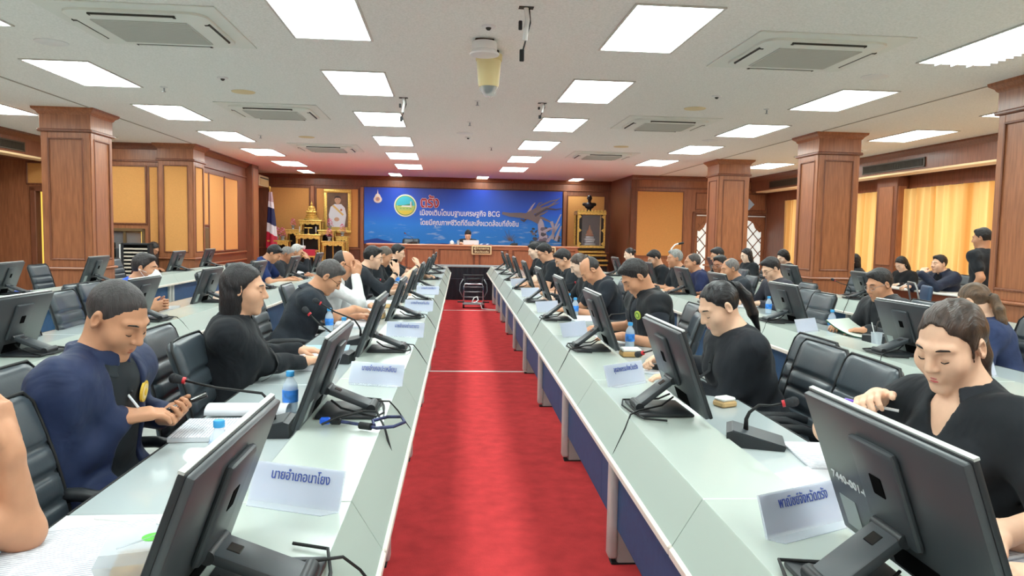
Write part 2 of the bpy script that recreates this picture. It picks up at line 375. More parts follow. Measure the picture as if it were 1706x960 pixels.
# curtains and windows
def curtain_mat():
    m = bpy.data.materials.new('yellow_curtain'); m.use_nodes = True; nt = m.node_tree; nt.nodes.clear()
    out = nt.nodes.new('ShaderNodeOutputMaterial'); mix = nt.nodes.new('ShaderNodeMixShader'); mix.inputs[0].default_value = .6
    d = nt.nodes.new('ShaderNodeBsdfDiffuse'); t = nt.nodes.new('ShaderNodeBsdfTranslucent')
    tc = nt.nodes.new('ShaderNodeTexCoord'); mp = nt.nodes.new('ShaderNodeMapping'); mp.inputs['Scale'].default_value = (1, 1.6, .05)
    n = nt.nodes.new('ShaderNodeTexNoise'); n.inputs['Scale'].default_value = 3.5
    r = nt.nodes.new('ShaderNodeValToRGB'); r.color_ramp.elements[0].position = .36; r.color_ramp.elements[1].position = .6
    r.color_ramp.elements[0].color = srgb(226, 160, 84); r.color_ramp.elements[1].color = srgb(248, 206, 134)  # shading of the folds is put into the cloth colour as streaks
    nt.links.new(tc.outputs['Object'], mp.inputs[0]); nt.links.new(mp.outputs[0], n.inputs[0]); nt.links.new(n.outputs[0], r.inputs[0])
    nt.links.new(r.outputs[0], d.inputs[0]); nt.links.new(r.outputs[0], t.inputs[0])
    nt.links.new(d.outputs[0], mix.inputs[1]); nt.links.new(t.outputs[0], mix.inputs[2]); nt.links.new(mix.outputs[0], out.inputs[0])
    return m
CURT = curtain_mat()
CURL = ['far yellow curtain between the rear column and the lattice door', 'long yellow curtain behind the man in the dark suit',
        'yellow curtain on the right wall hidden by the nearest column', 'yellow curtain on the right wall beside the camera', 'yellow curtain on the right wall behind the camera']
for i, (a, b_) in enumerate(reversed(WIN)):
    wn = struct('window_%d' % (i+4), B().box(WX+.04, WX+.1, a, b_, .5, .56).box(WX+.04, WX+.1, a, b_, 2.32, 2.38).box(WX+.04, WX+.1, a, a+.05, .5, 2.38).box(WX+.04, WX+.1, b_-.05, b_, .5, 2.38).box(WX+.04, WX+.1, (a+b_)/2-.025, (a+b_)/2+.025, .5, 2.38), mat('alu_frame', (170, 160, 140), .4))
    obj('pane', B().box(WX+.065, WX+.07, a+.05, b_-.05, .56, 2.32), mat('window_glass', (240, 246, 250), .02, alpha=.1), wn)
    L = b_-a+.1
    def cf(u, v, a=a, L=L, s=i*1.7):
        y = a-.05+u*L; z = .12+v*2.24
        d = .030*math.sin(y*38+s+.4*math.sin(y*5)) + .018*math.sin(y*17+1.3+s) + (1-v)*.03*math.sin(y*6+s)
        return (WX-.12+d, y, z)
    cb = B().sheet(int(L*70), 6, cf)
    c = obj('curtain', cb, CURT, None, 'all'); c.rotation_euler = (0, 0, TH); tag(c, CURL[i], 'curtain', 'yellow window curtains')
    ld = bpy.data.lights.new('daylight', 'AREA'); ld.shape = 'RECTANGLE'; ld.size = L-.2; ld.size_y = 1.8; ld.energy = CURTAIN_SUN*L*1.8*6; ld.color = (1.0, .95, .84)
    lo = bpy.data.objects.new('daylight', ld); COL.objects.link(lo); lo.location = rm(WX+.9, (a+b_)/2, 1.5); lo.rotation_euler = Euler((0, PI/2, TH), 'XYZ')
    lo.rotation_euler = (Matrix.Rotation(TH, 3, 'Z') @ Matrix(((0, 0, 1), (-1, 0, 0), (0, -1, 0)))).to_euler()

# ---- columns
def column(x, y, gold=False, sz=.6):
    c = bpy.data.objects.new('column', None); COL.objects.link(c); c.location = rm(x, y); c.rotation_euler = (0, 0, TH); c['kind'] = 'structure'
    h = sz/2
    obj('shaft', B().box(-h, h, -h, h, .88, 2.72), WOODD, c)
    obj('base', B().box(-h-.03, h+.03, -h-.03, h+.03, 0, .58, .008).box(-h-.015, h+.015, -h-.015, h+.015, .58, .86, .006), WOOD, c)
    obj('base_cap', B().box(-h-.05, h+.05, -h-.05, h+.05, .86, .895, .012), WOODH, c)
    obj('base_bead', B().box(-h-.045, h+.045, -h-.045, h+.045, .57, .60, .01), WOODH, c)
    obj('capital', B().box(-h-.02, h+.02, -h-.02, h+.02, 2.70, 2.90, .004), WOOD, c)
    obj('collar', B().box(-h-.045, h+.045, -h-.045, h+.045, 2.665, 2.705, .012), WOODD, c)
    q = B()
    prof = [(h+.02, 2.885), (h+.035, 2.90), (h+.045, 2.92), (h+.085, 2.95), (h+.09, CEIL)]
    for (r0, z0), (r1, z1) in zip(prof, prof[1:]):
        A = [(-r0, -r0, z0), (r0, -r0, z0), (r0, r0, z0), (-r0, r0, z0)]; Cc = [(-r1, -r1, z1), (r1, -r1, z1), (r1, r1, z1), (-r1, r1, z1)]
        for k in range(4): q.quad(A[k], A[(k+1) % 4], Cc[(k+1) % 4], Cc[k])
    obj('crown', q, WOOD, c)
    for k in range(4):
        R_ = Matrix.Rotation(k*PI/2, 4, 'Z'); w_ = h-.085; t = .028
        p = B().box(-w_, w_, -h-.006, -h+.004, 1.0, 2.58, .003); p.xf(R_)
        obj('panel', p, GOLDF if gold else WOOD, c)
        f = B().box(-h, -w_-.0, -h-.016, -h+.002, .895, 2.665, .005).box(w_, h, -h-.016, -h+.002, .895, 2.665, .005)
        f.box(-w_, w_, -h-.016, -h+.002, 2.58, 2.665, .005).box(-w_, w_, -h-.016, -h+.002, .895, .99, .005)
        f.xf(R_); obj('panel_frame', f, WOOD, c)
        f = B().box(-w_-.012, w_+.012, -h-.026, -h-.01, .985, 1.01, .006).box(-w_-.012, w_+.012, -h-.026, -h-.01, 2.57, 2.59, .006).box(-w_-.012, -w_+.012, -h-.026, -h-.01, .99, 2.58, .006).box(w_-.012, w_+.012, -h-.026, -h-.01, .99, 2.58, .006)
        f.xf(R_); obj('panel_bead', f, WOODD, c)
    return c
for (x, y, g) in ((-5.0, 10.47, 0), (5.6, 6.44, 0), (5.6, 10.52, 0), (5.6, 14.42, 0), (-4.99, 14.33, 1), (-5.0, 6.6, 0), (5.6, 2.85, 0), (-5.0, 2.7, 0)):
    column(x, y, g)

# ---- ceiling lights
def make_light(w_, l_):
    t = thing('ceiling_light', '', 'light')
    f = B().box(-w_/2-.02, w_/2+.02, -l_/2-.02, -l_/2, -.012, 0, .002).box(-w_/2-.02, w_/2+.02, l_/2, l_/2+.02, -.012, 0, .002)
    f.box(-w_/2-.02, -w_/2, -l_/2, l_/2, -.012, 0, .002).box(w_/2, w_/2+.02, -l_/2, l_/2, -.012, 0, .002)
    obj('frame', f, LFRAME, t)
    obj('diffuser', B().box(-w_/2, w_/2, -l_/2, l_/2, -.005, -.001), LAMPM, t)
    return t
LONG = make_light(.585, 1.2); SQ = make_light(.3, .9)
used_first = {}
def put_light(src, x, y, label, grp):
    loc = rm(x, y, CEIL)
    if src.name not in used_first:
        used_first[src.name] = 1; src.location = loc; src.rotation_euler = (0, 0, TH); tag(src, label, 'light', grp); return src
    return dup(src, loc, TH, label, grp)
rows = [(-.932, 'row just left of the aisle', range(-3, 6)), (1.527, 'row just right of the aisle', range(-3, 6)),
        (-3.669, 'row over the left outer desks', range(-3, 6)), (4.303, 'row over the right outer desks', range(-3, 5)),
        (-6.0, 'row beyond the left columns', range(-3, 4)), (6.72, 'row beyond the right columns', range(-3, 5))]
NTH = {0: 'first', 1: 'second', 2: 'third', 3: 'fourth', 4: 'fifth', 5: 'sixth'}
louv_src = None
for x, nm, ks in rows:
    for k in ks:
        if abs(x) > 5 or True:
            lab = 'recessed white light panel, %s in view in the %s' % (NTH[k], nm) if k >= 0 else 'recessed white light panel %s behind the camera in the %s' % ({-1: 'just', -2: 'well', -3: 'farthest'}[k], nm)
        o = put_light(LONG, x, 4.889+.6+2.4*k, lab, 'ceiling light panels')
        if abs(x-4.303) < .01 and k == 0:
            o['label'] = 'white light panel with curved louvers nearest on the right'
            lv = B()
            for q in range(1, 4): lv.box(-.2925+q*.146-.004, -.2925+q*.146+.004, -.6, .6, -.03, -.006)
            for q in range(1, 14): lv.box(-.29, .29, -.6+q*.0857-.003, -.6+q*.0857+.003, -.03, -.006)
            obj('louver', lv, LOUV, o)
for x, y, lab in ((-1.43, 20.0, 'small light panel near the back wall left of the banner centre'), (.92, 20.3, 'small light panel near the back wall over the banner centre'), (3.5, 20.2, 'small light panel near the back wall by the shrine cabinet'), (-3.72, 19.7, 'small light panel near the back wall over the altar')):
    put_light(SQ, x, y, lab, 'small ceiling light panels')
# ---- cassette air conditioners
def make_cassette():
    t = thing('ceiling_air_conditioner', '', 'air conditioner')
    def rr(hx, hy, r, z, n=5):
        pts = []
        for cx, cy, a0 in ((hx-r, hy-r, 0), (-hx+r, hy-r, PI/2), (-hx+r, -hy+r, PI), (hx-r, -hy+r, 1.5*PI)):
            pts += [(cx+r*math.cos(a0+i*PI/2/n), cy+r*math.sin(a0+i*PI/2/n), z) for i in range(n+1)]
        return pts
    def loft(b, rings):
        VV = [[b.b.verts.new(p) for p in r] for r in rings]; n = len(VV[0])
        for A, C in zip(VV, VV[1:]):
            for k in range(n): b.b.faces.new((A[k], A[(k+1) % n], C[(k+1) % n], C[k]))
        b.b.faces.new(VV[-1]); return b
    obj('flange', B().box(-.615, .615, -.575, .575, -.012, 0, .004), ACW, t)
    obj('panel', loft(B(), [rr(.50, .45, .12, -.012), rr(.50, .45, .12, -.03), rr(.47, .42, .11, -.048), rr(.40, .35, .02, -.050)]), ACW, t, True)
    obj('grill_frame', B().box(-.34, .34, -.30, .30, -.058, -.049, .004), ACG, t)
    g = B()
    for k in range(26): g.box(-.325, .325, -.285+k*.0228-.004, -.285+k*.0228+.004, -.062, -.057)
    o = obj('grill_slats', g, ACG, t); o['kind'] = 'stuff'
    for k in range(4):
        q = B().box(-.30 if k % 2 == 0 else -.26, .30 if k % 2 == 0 else .26, -(.435 if k % 2 == 0 else .485), -(.395 if k % 2 == 0 else .445), -.052, -.030, .004); q.xf(Matrix.Rotation(k*PI/2, 4, 'Z'))
        l = obj('air_slot', q, DARK, t)
        q = B().box(-.28 if k % 2 == 0 else -.24, .28 if k % 2 == 0 else .24, -(.425 if k % 2 == 0 else .475), -(.402 if k % 2 == 0 else .452), -.056, -.050, .002); q.xf(Matrix.Rotation(k*PI/2, 4, 'Z'))
        obj('louver_blade', q, ACW, t)
    return t
AC0 = make_cassette(); first = True
for sx, nm in ((-2.25, 'left'), (2.90, 'right')):
    for k, yy in enumerate((5.94, 9.87, 13.95)):
        lab = '%s square cassette air conditioner on the %s half of the ceiling' % (('nearest', 'middle', 'farthest')[k], nm)
        if first: AC0.location = rm(sx, yy, CEIL); AC0.rotation_euler = (0, 0, TH); tag(AC0, lab, 'air conditioner', 'cassette air conditioners'); first = False
        else: dup(AC0, rm(sx, yy, CEIL), TH, lab, 'cassette air conditioners')
# ---- ceiling speakers, sprinklers, detectors
for x, y, lab, m_ in ((-3.34, 6.6, 'round white ceiling speaker beside the nearest left air conditioner', WHITEP), (-2.31, 8.59, 'round beige ceiling speaker before the middle left air conditioner', CREAMP), (2.92, 8.67, 'round beige ceiling speaker before the middle right air conditioner', CREAMP),
                     (3.98, 6.69, 'round white ceiling speaker right of the nearest right air conditioner', WHITEP), (.24, 11.45, 'round white ceiling disc over the middle of the aisle', WHITEP), (4.11, 11.42, 'round white ceiling speaker near the middle right column', WHITEP), (-2.35, 12.5, 'round beige ceiling speaker before the farthest left air conditioner', CREAMP), (2.95, 12.55, 'round beige ceiling speaker before the farthest right air conditioner', CREAMP)):
    t = thing('ceiling_speaker', lab, 'speaker', rm(x, y, CEIL), TH, 'round ceiling speakers')
    obj('rim', B().lathe([(.105, -.008), (.125, -.006), (.13, 0)], 28), m_, t, True)
    obj('grille', B().lathe([(.001, -.009), (.10, -.009), (.108, -.006)], 28), m_, t, True)
for x, y, lab in ((-3.12, 8.46, 'small ceiling sprinkler above the left column row'), (3.76, 8.55, 'small ceiling sprinkler right of the middle right air conditioner'), (-3.07, 12.41, 'small ceiling sprinkler before the far left air conditioner'), (.32, 8.65, 'small ceiling sprinkler just beyond the dome camera'), (.28, 10.28, 'second small ceiling sprinkler beyond the dome camera'), (.75, 13.2, 'small far ceiling sprinkler over the end of the aisle')):
    t = thing('sprinkler', lab, 'sprinkler', rm(x, y, CEIL), TH, 'ceiling sprinklers')
    obj('escutcheon', B().lathe([(.012, -.012), (.035, -.006), (.04, 0)], 16), WHITEP, t, True)
    obj('nozzle', B().cyl((0, 0, -.05), (0, 0, -.006), .008).cyl((0, 0, -.055), (0, 0, -.05), .02), STEEL, t)
for x, y, lab in ((-2.31, 7.83, 'small round detector on the left ceiling'), (.28, 5.56, 'small round detector just before the smoke alarm'), (2.89, 7.87, 'small round detector on the right ceiling'), (.3, 11.9, 'round detector beyond the dome camera on the aisle line')):
    t = thing('ceiling_detector', lab, 'detector', rm(x, y, CEIL), TH, 'small ceiling detectors')
    obj('ring', B().lathe([(.03, -.014), (.05, -.012), (.055, 0)], 20), WHITEP, t, True); obj('lens', B().ball((0, 0, -.012), .022, 10), DARK, t, True)
t = thing('smoke_alarm', 'white box-like smoke alarm on the ceiling above the dome camera', 'detector', rm(.27, 5.95, CEIL), TH)
obj('mount', B().box(-.075, .075, -.04, .04, -.03, 0, .004), DARK, t)
obj('body', B().lathe([(.095, -.02), (.1, -.035), (.1, -.085), (.085, -.095)], 28), WHITEP, t, True)
obj('rim', B().lathe([(.07, -.128), (.115, -.122), (.12, -.112), (.098, -.09)], 28), WHITEP, t, True)
t = thing('dome_camera', 'cream dome security camera hanging from the ceiling above the aisle', 'camera', rm(.325, 6.3, CEIL), TH)
obj('mount_plate', B().lathe([(.075, -.03), (.085, -.02), (.085, 0)], 28), DARK, t, True)
obj('housing', B().lathe([(.082, -.30), (.088, -.28), (.104, -.08), (.108, -.06), (.108, -.03), (.09, -.025)], 32), mat('camera_cream', (214, 198, 148), .45), t, True)
obj('collar', B().lathe([(.109, -.085), (.111, -.08), (.112, -.035), (.108, -.03)], 32), mat('camera_cream2', (204, 188, 136), .45), t, True)
obj('dome', B().ball((0, 0, -.30), .078, 20, (1, 1, 1.1)), mat('dome_glass', (210, 220, 225), .05, alpha=.35), t, True)
obj('lens', B().ball((0, 0, -.31), .045, 14).cyl((0, -.06, -.34), (0, 0, -.31), .025), BLACKG, t, True)
for x, y, lab, L in ((.51, 5.08, 'dangling white and black connector cables near the dome camera', 1), (-.53, 8.62, 'loose cable loop hanging by the second left light panel', .75), (1.08, 8.66, 'short loose cable end hanging right of the dome camera', .5)):
    t = thing('ceiling_cable', lab, 'cable', rm(x, y, CEIL), TH)
    obj('opening', B().box(-.05, .05, -.03, .03, -.004, 0), DARK, t)
    obj('white_cable', B().tube([(0, 0, 0), (.012, 0, -.08*L), (.0, 0, -.16*L), (-.005, 0, -.22*L)], .017, 8), WHITEP, t)
    obj('black_cable', B().tube([(.02, 0, 0), (.03, 0, -.1*L), (.0, .01, -.22*L), (-.02, 0, -.30*L)], .006, 6), RUBBER, t)
    obj('connector', B().box(-.04, -.008, -.012, .012, -.36*L, -.28*L, .004).box(-.05, -.025, -.012, .012, -.15*L, -.09*L, .004), RUBBER, t)
# soffit air vents
for x, y0, y1, sgn, lab in ((7.72, 11.4, 13.2, -1, 'dark slotted air vent in the right wood soffit above the curtain'), (7.72, 15.66, 17.2, -1, 'far dark air vent in the right wood soffit'), (-7.08, 11.0, 13.04, 1, 'dark slotted air vent in the left wood soffit')):
    t = thing('air_vent', lab, 'vent', rm(x, (y0+y1)/2, 2.74), TH, 'soffit air vents'); hl = (y1-y0)/2; f = B()
    a, b_ = sorted((0, sgn*.02))
    f.box(a, b_, -hl, hl, .06, .08).box(a, b_, -hl, hl, -.08, -.06).box(a, b_, -hl, -hl+.03, -.08, .08).box(a, b_, hl-.03, hl, -.08, .08)
    obj('frame', f, mat('vent_brown', (70, 58, 46), .5), t); obj('backing', B().box(*sorted((0, sgn*.004)), -hl, hl, -.07, .07), mat('vent_dark', (24, 22, 20), .7), t)
    f = B(); n = int(hl*2/.035)
    for k in range(n): f.box(*sorted((sgn*.004, sgn*.014)), -hl+.03+k*.035, -hl+.042+k*.035, -.06, .06)
    obj('vent_blades', f, mat('vent_brown', (70, 58, 46), .5), t)['kind'] = 'stuff'
# wall air conditioner
t = thing('wall_air_conditioner', 'cream wall air conditioner in the back left corner above the flag', 'air conditioner', rm(-4.98, 19.6, 2.69), TH)
obj('casing', B().box(-.22, .22, -.5, .5, -.14, .14, .03, 2), CREAMP, t, True)
obj('air_outlet', B().box(.20, .228, -.42, .42, .055, .085, .004), DARK, t)
obj('front_panel', B().box(.215, .23, -.44, .44, -.11, .04, .006), mat('cream_panel', (214, 184, 130), .5), t)
# ================================================================== DESKS (world coordinates, rows run along y)
UL = 1.584; SEAM0 = 1.852
def desk(x, y0, L, side, depth, label, group, legs, rz=0.0, grommet=True):
    """side=-1: sitter at -x, side=1: sitter at +x. x = crease between top and front slope"""
    t = thing('conference_desk', label, 'desk', (x, y0+L/2, 0), (0 if side > 0 else PI)+rz, group)
    h = L/2-.002
    sh = .287
    obj('shelf_top', B().box(0, sh, -h, h, .722, .75, .003), TABLE, t)
    obj('work_top', B().box(sh-.01, depth, -h, h, .694, .721, .004), TABLE2, t)
    obj('front_slope', B().prism([(0, .75), (0, .722), (-.062, .612), (-.078, .622)], -h, h, 'y'), SLOPE, t)
    obj('edge_trim', B().box(-.088, -.058, -h, h, .592, .622, .006), TRIM, t)
    obj('back_edge', B().box(depth, depth+.006, -h, h, .690, .722, .002), RUBBER, t)
    obj('modesty_panel', B().box(.05, .066, -h, h, .165, .70), NAVY, t)
    for ly in legs:
        v = (ly-(y0+L/2)) * (1 if side > 0 else -1)
        lg = obj('leg', B().box(.055, .36, v-.028, v+.028, .0, .70, .006), LEGB, t)
        obj('leg_post', B().box(.015, .056, v-.036, v+.036, .028, .70, .014, 3), LEGM, lg, True)
        obj('foot', B().box(.03, .34, v-.03, v+.03, 0, .012, .003), RUBBER, lg)
    if grommet:
        obj('grommet', B().lathe([(.028, .751), (.03, .756), (.04, .756), (.042, .75)], 20, (.10, .33 if side > 0 else -.33, 0)), RUBBER, t, True)
    return t
LEGY = [3.10-1.464*5+1.464*j for j in range(15)]
def row(x, side, depth, ks, nm, group, skew=0.0, legs='unit', last=0):
    skip = max(0, -1-ks[0])  # desks behind the camera are unseen, added to cover red carpet bounce
    for i, k in enumerate(ks):
        y0 = SEAM0+UL*k; L = UL if not (last and k == ks[-1]) else last
        lg = [v for v in LEGY if y0+.04 <= v < y0+L-.03] if legs == 'aisle' else [y0+.06, y0+L-.06]
        desk(x - skew*(y0-8), y0, L, side, depth, ('%s desk from the camera, %s' % (ORD[max(0, i-skip)], nm) if i >= skip else '%s desk behind the camera, %s' % (ORD[skip-1-i], nm)), group, lg, rz=skew, grommet=(nm.startswith('row ')))
row(-.268, -1, .70, list(range(-3, 9)), 'row left of the red aisle', 'desks left of the aisle', legs='aisle', last=.9)
row(.649, 1, .60, list(range(-3, 9)), 'row right of the red aisle', 'desks right of the aisle', legs='aisle', last=.9)
row(-2.14, -1, .66, list(range(-3, 8)), 'second row on the left', 'desks of the second left row')
row(2.50, 1, .66, list(range(-3, 8)), 'second row on the right', 'desks of the second right row')
row(-4.27, -1, .46, list(range(-2, 8)), 'outermost row on the left by the column', 'desks of the outer left row', skew=TH)
row(4.52, 1, .52, list(range(-2, 8)), 'outermost row on the right by the columns', 'desks of the outer right row', skew=0)

# ================================================================== MONITORS
def make_monitor(c, hv=.06):
    t = thing('desk_monitor', '', 'monitor')
    u = Vector((-.11, 0, .30)).normalized(); n = Vector((.30, 0, .11)).normalized()
    M = Matrix(((0, u.x, n.x, c.x), (1, u.y, n.y, c.y), (0, u.z, n.z, c.z), (0, 0, 0, 1)))     # local (width, up, out)
    obj('back_shell', B().box(-.268, .268, -.168, .168, -.012, .008, .006, 2, M), MONB, t, True)
    obj('side_rim', B().box(-.271, .271, -.171, .171, .002, .016, .005, 2, M), BLACKP, t, True)
    obj('screen', B().box(-.262, .262, -.160, .162, .0155, .0172, 0, 1, M), BLACKG, t)
    obj('film_edge', B().box(-.270, .270, .169, .174, .006, .0165, 0, 1, M), mat('clear_film', (205, 208, 205), .3, alpha=.75), t)
    obj('back_plate', B().box(-.078, .078, -.075, .128, -.030, -.010, .012, 2, M), GREYP, t, True)
    obj('cable_hole', B().box(-.02, .02, .02, .062, -.0312, -.029, .002, 1, M), mat('hole_black', (10, 10, 11), .95, spec=.05), t)
    obj('port_recess', B().box(-.10, .06, -.155, -.105, -.0135, -.011, .002, 1, M), mat('hole_black', (10, 10, 11), .95, spec=.05), t)
    obj('rating_label', B().box(.17, .235, -.145, -.07, -.0128, -.0115, 0, 1, M), mat('rating_label', (150, 158, 158), .5), t)
    obj('base', B().box(-.108, .108, -.125, .125, 0, .013, .005, 2), BLACKP, t, True)
    a, b_ = Vector((-.088, 0, .022)), c-u*hv-n*.032; d = (b_-a); L = d.length; d.normalize(); w_ = d.cross(Vector((0, 1, 0)))
    A = Matrix(((0, d.x, w_.x, a.x), (1, d.y, w_.y, a.y), (0, d.z, w_.z, a.z), (0, 0, 0, 1)))
    obj('arm', B().box(-.048, .048, -.005, L, -.011, .011, .006, 2, A), GREYP, t, True)
    obj('arm_inset', B().box(-.018, .018, L-.05, L-.02, -.0125, .0125, .003, 1, A), BLACKG, t)
    obj('arm_hinge', B().cyl((b_.x, -.05, b_.z), (b_.x, .05, b_.z), .014, n=14).cyl((a.x, -.055, a.z), (a.x, .055, a.z), .017, n=14), BLACKP, t, True)['kind'] = 'stuff'
    cb = obj('cable', B().tube([(.06, .05, .055), (.02, .07, .03), (-.05, .10, .02), (-.115, .13, .012), (-.135, .05, .008), (-.125, -.06, .008), (-.10, -.17, .008), (-.02, -.20, .008)], .0042, 6), RUBBER, t)
    obj('cable', B().tube([(.05, -.03, .06), (.0, -.05, .03), (-.10, -.09, .02), (-.14, -.12, .012), (-.17, -.16, -.035), (-.215, -.19, -.115), (-.23, -.2, -.15)], .0036, 6), RUBBER, t)
    return t
MONS = {'hi': make_monitor(Vector((.056, 0, .188)), .055), 'low': make_monitor(Vector((.088, 0, .156)))}; mfirst = {'hi': True, 'low': True}
def monitor(x, y, side, label, group, rz=0.0, z=.751):
    kd = 'hi' if abs(x-.797) < .01 else 'low'; MON0 = MONS[kd]
    r = (0 if side > 0 else PI)+rz
    if mfirst[kd]:
        MON0.location = (x, y, z); MON0.rotation_euler = (0, 0, r); tag(MON0, label, 'monitor', group); mfirst[kd] = False; return MON0
    return dup(MON0, (x, y, z), r, label, group)
MY = [1.33, 2.83, 4.39, 5.94, 7.5, 9.2, 10.9, 12.5, 14.0]
for i, y in enumerate(MY):
    o = monitor(.797, y, 1, '%s touch monitor from the camera on the desk row right of the aisle' % ORD[i], 'monitors right of the aisle')
    if i == 0: MR0 = o
    if i < 8 or True:
        yl = [1.38, 2.80, 4.30, 5.95, 7.45, 9.1, 10.9, 12.5, 14.0][i]
        o2 = monitor(-.415 if i else -.375, yl, -1, '%s touch monitor from the camera on the desk row left of the aisle' % ORD[i], 'monitors left of the aisle')
for i, (y, x) in enumerate(((4.08, -2.29), (5.6, -2.29), (7.1, -2.29), (8.75, -2.29), (10.6, -2.29), (12.4, -2.29))):
    monitor(x, y, -1, '%s touch monitor from the camera on the second left desk row' % ORD[i], 'monitors of the second left row')
for i, (y, r) in enumerate(((7.62, .12), (9.46, 0), (12.2, 0), (13.75, 0))):
    monitor(-4.42-TH*(y-8), y, -1, '%s touch monitor from the camera on the outermost left desks' % ORD[i], 'monitors of the outer left row', rz=r+TH)
for i, y in enumerate((4.27, 5.92, 7.5, 8.75, 10.4, 12.6)):
    monitor(2.65, y, 1, '%s touch monitor from the camera on the second right desk row' % ORD[i], 'monitors of the second right row')
for i, (x, y) in enumerate(((4.67, 5.2), (4.67, 8.3), (4.67, 10.2), (4.67, 13.4))):
    monitor(x, y, 1, '%s touch monitor from the camera on the outermost right desks' % ORD[i], 'monitors of the outer right row', rz=-.1 if i == 1 else 0)
# white inventory number on the back of the nearest right monitor
u = Vector((-.11, 0, .30)).normalized(); n = Vector((.30, 0, .11)).normalized(); c = Vector((.056, 0, .188))
BACKM = Matrix(((0, u.x, -n.x, c.x), (-1, u.y, n.y, c.y), (0, u.z, -n.z, c.z), (0, 0, 0, 1)))
lettering('7440-001-01/49', .026, mat('white_ink', (225, 228, 230), .6), MR0, BACKM @ Matrix.Translation((-.14, -.03, .0128)), fit=.20)
# loose cable bundle with a blue plug behind the second left monitor
t = thing('cable_bundle', 'coiled black cables with a blue plug behind the second left monitor', 'cable', (-.40, 2.55, .752))
obj('plug', B().box(-.085, -.05, .02, .045, .008, .03, .004), mat('vga_blue', (24, 92, 214), .4), t)
obj('plug_body', B().box(-.05, -.01, .02, .045, .006, .028, .006), RUBBER, t)
obj('ferrite', B().cyl((.06, -.01, .014), (.10, -.03, .014), .013, n=12), RUBBER, t, True)
obj('coil', B().tube([(-.01, .03, .016), (.06, 0, .014), (.12, -.04, .012), (.18, -.05, .02), (.215, -.02, .028), (.20, .03, .034), (.15, .045, .03), (.10, .02, .022), (.11, -.02, .016)], .006, 8), mat('cable_blue_black', (42, 48, 86), .5, noise=(30, .8)), t)
obj('long_cable', B().tube([(-.07, -.02, .02), (-.02, .02, .035), (.06, .07, .045), (.11, .06, .045), (.145, .0, .0), (.18, -.05, -.10), (.195, -.10, -.14)], .004, 6), RUBBER, t)

# ================================================================== CHAIRS
def make_chair():
    t = thing('leather_chair', '', 'chair')
    tilt = math.radians(13); V = 44; U = 12
    gro = (.70, .545, .39, .235, .08)
    def surf(front):
        def fn(a, b_):
            uu = a*2-1; v = b_
            hw = .222 - .012*v - (.03*max(0, (v-.93)/.07)**2) - .02*max(0, (.08-v)/.08)**2
            th = .036*math.sqrt(max(0, 1-abs(uu)**6))*math.sqrt(max(0.02, 1-abs(2*v-1)**14))
            g = sum(math.exp(-((v-q)/.016)**2) for q in gro)
            th -= .021*g*(1-abs(uu)**8) if front else .006*g*(1-abs(uu)**8)
            d = th if front else -th*.8
            d += .028*(1-uu*uu)*-1 + .02*math.sin(v*PI)*1     # hollow across, lumbar curve
            z = v*.52
            return (uu*hw, -.215 + d*math.cos(tilt) - z*math.sin(tilt), .47 + z*math.cos(tilt) + d*math.sin(tilt))
        return fn
    b = B(); b.sheet(U, V, surf(True)); b.sheet(U, V, surf(False)); bmesh.ops.remove_doubles(b.b, verts=b.b.verts, dist=.004)
    obj('backrest', b, LEATHER, t, 'all')
    # piping round the edge
    pts = []
    for k in range(40):
        pass
    path = []
    for v in [i/16 for i in range(17)]: path.append((-1, v))
    for a in [i/8 for i in range(1, 8)]: path.append((a*2-1, 1))
    for v in [1-i/16 for i in range(17)]: path.append((1, v))
    f = surf(True); P = []
    for uu, v in path:
        q = f((uu+1)/2, v); P.append((q[0], q[1]+.004, q[2]))
    obj('piping', B().tube(P, .006, 6), RUBBER, t, 'all')
    s = B()
    def seat(top):
        def fn(a, b_):
            x = (a*2-1); y = (b_*2-1); e = math.sqrt(max(0, 1-abs(x)**8))*math.sqrt(max(0, 1-abs(y)**8))
            z = .45 + (.045*e if top else -.03*e) + (.008*math.cos(y*14)*e if top else 0)
            return (x*.235, y*.235+.02, z - (.02 if (top and y > .8) else 0)*((y-.8)/.2))
        return fn
    s.sheet(12, 14, seat(True)); s.sheet(12, 14, seat(False)); bmesh.ops.remove_doubles(s.b, verts=s.b.verts, dist=.003)
    obj('seat', s, LEATHER, t, 'all')
    for sx in (-1, 1):
        P = [(sx*.235, -.22, .56), (sx*.262, -.20, .635), (sx*.268, -.10, .665), (sx*.268, .06, .67), (sx*.266, .15, .655), (sx*.262, .19, .61), (sx*.25, .15, .52), (sx*.235, .08, .44)]
        ar = obj('armrest', B().tube(P, .015, 8, radii=[.012, .016, .02, .021, .019, .015, .013, .012]), BLACKP, t, 'all')
    obj('post', B().cyl((0, 0, .09), (0, 0, .41), .026, n=12), CHROME, t, True)
    obj('mechanism', B().box(-.09, .09, -.1, .1, .39, .42, .01), BLACKP, t)
    st = B()
    for k in range(5):
        a = k*2*PI/5; st.tube([(0, 0, .10), (.16*math.cos(a), .16*math.sin(a), .085), (.27*math.cos(a), .27*math.sin(a), .06)], .02, 6, radii=[.03, .022, .015])
    obj('star_base', st, BLACKP, t)
    for k in range(5):
        a = k*2*PI/5; c_ = (.27*math.cos(a), .27*math.sin(a), .03)
        obj('caster', B().cyl((c_[0]-.02*math.sin(a), c_[1]+.02*math.cos(a), .03), (c_[0]+.02*math.sin(a), c_[1]-.02*math.cos(a), .03), .03, n=12), RUBBER, t)
    return t
CH0 = make_chair(); cfirst = [True]
def chair(x, y, rz, label, group=None, z=0):
    if cfirst[0]:
        CH0.location = (x, y, z); CH0.rotation_euler = (0, 0, rz); tag(CH0, label, 'chair', group); cfirst[0] = False; return CH0
    return dup(CH0, (x, y, z), rz, label, group)
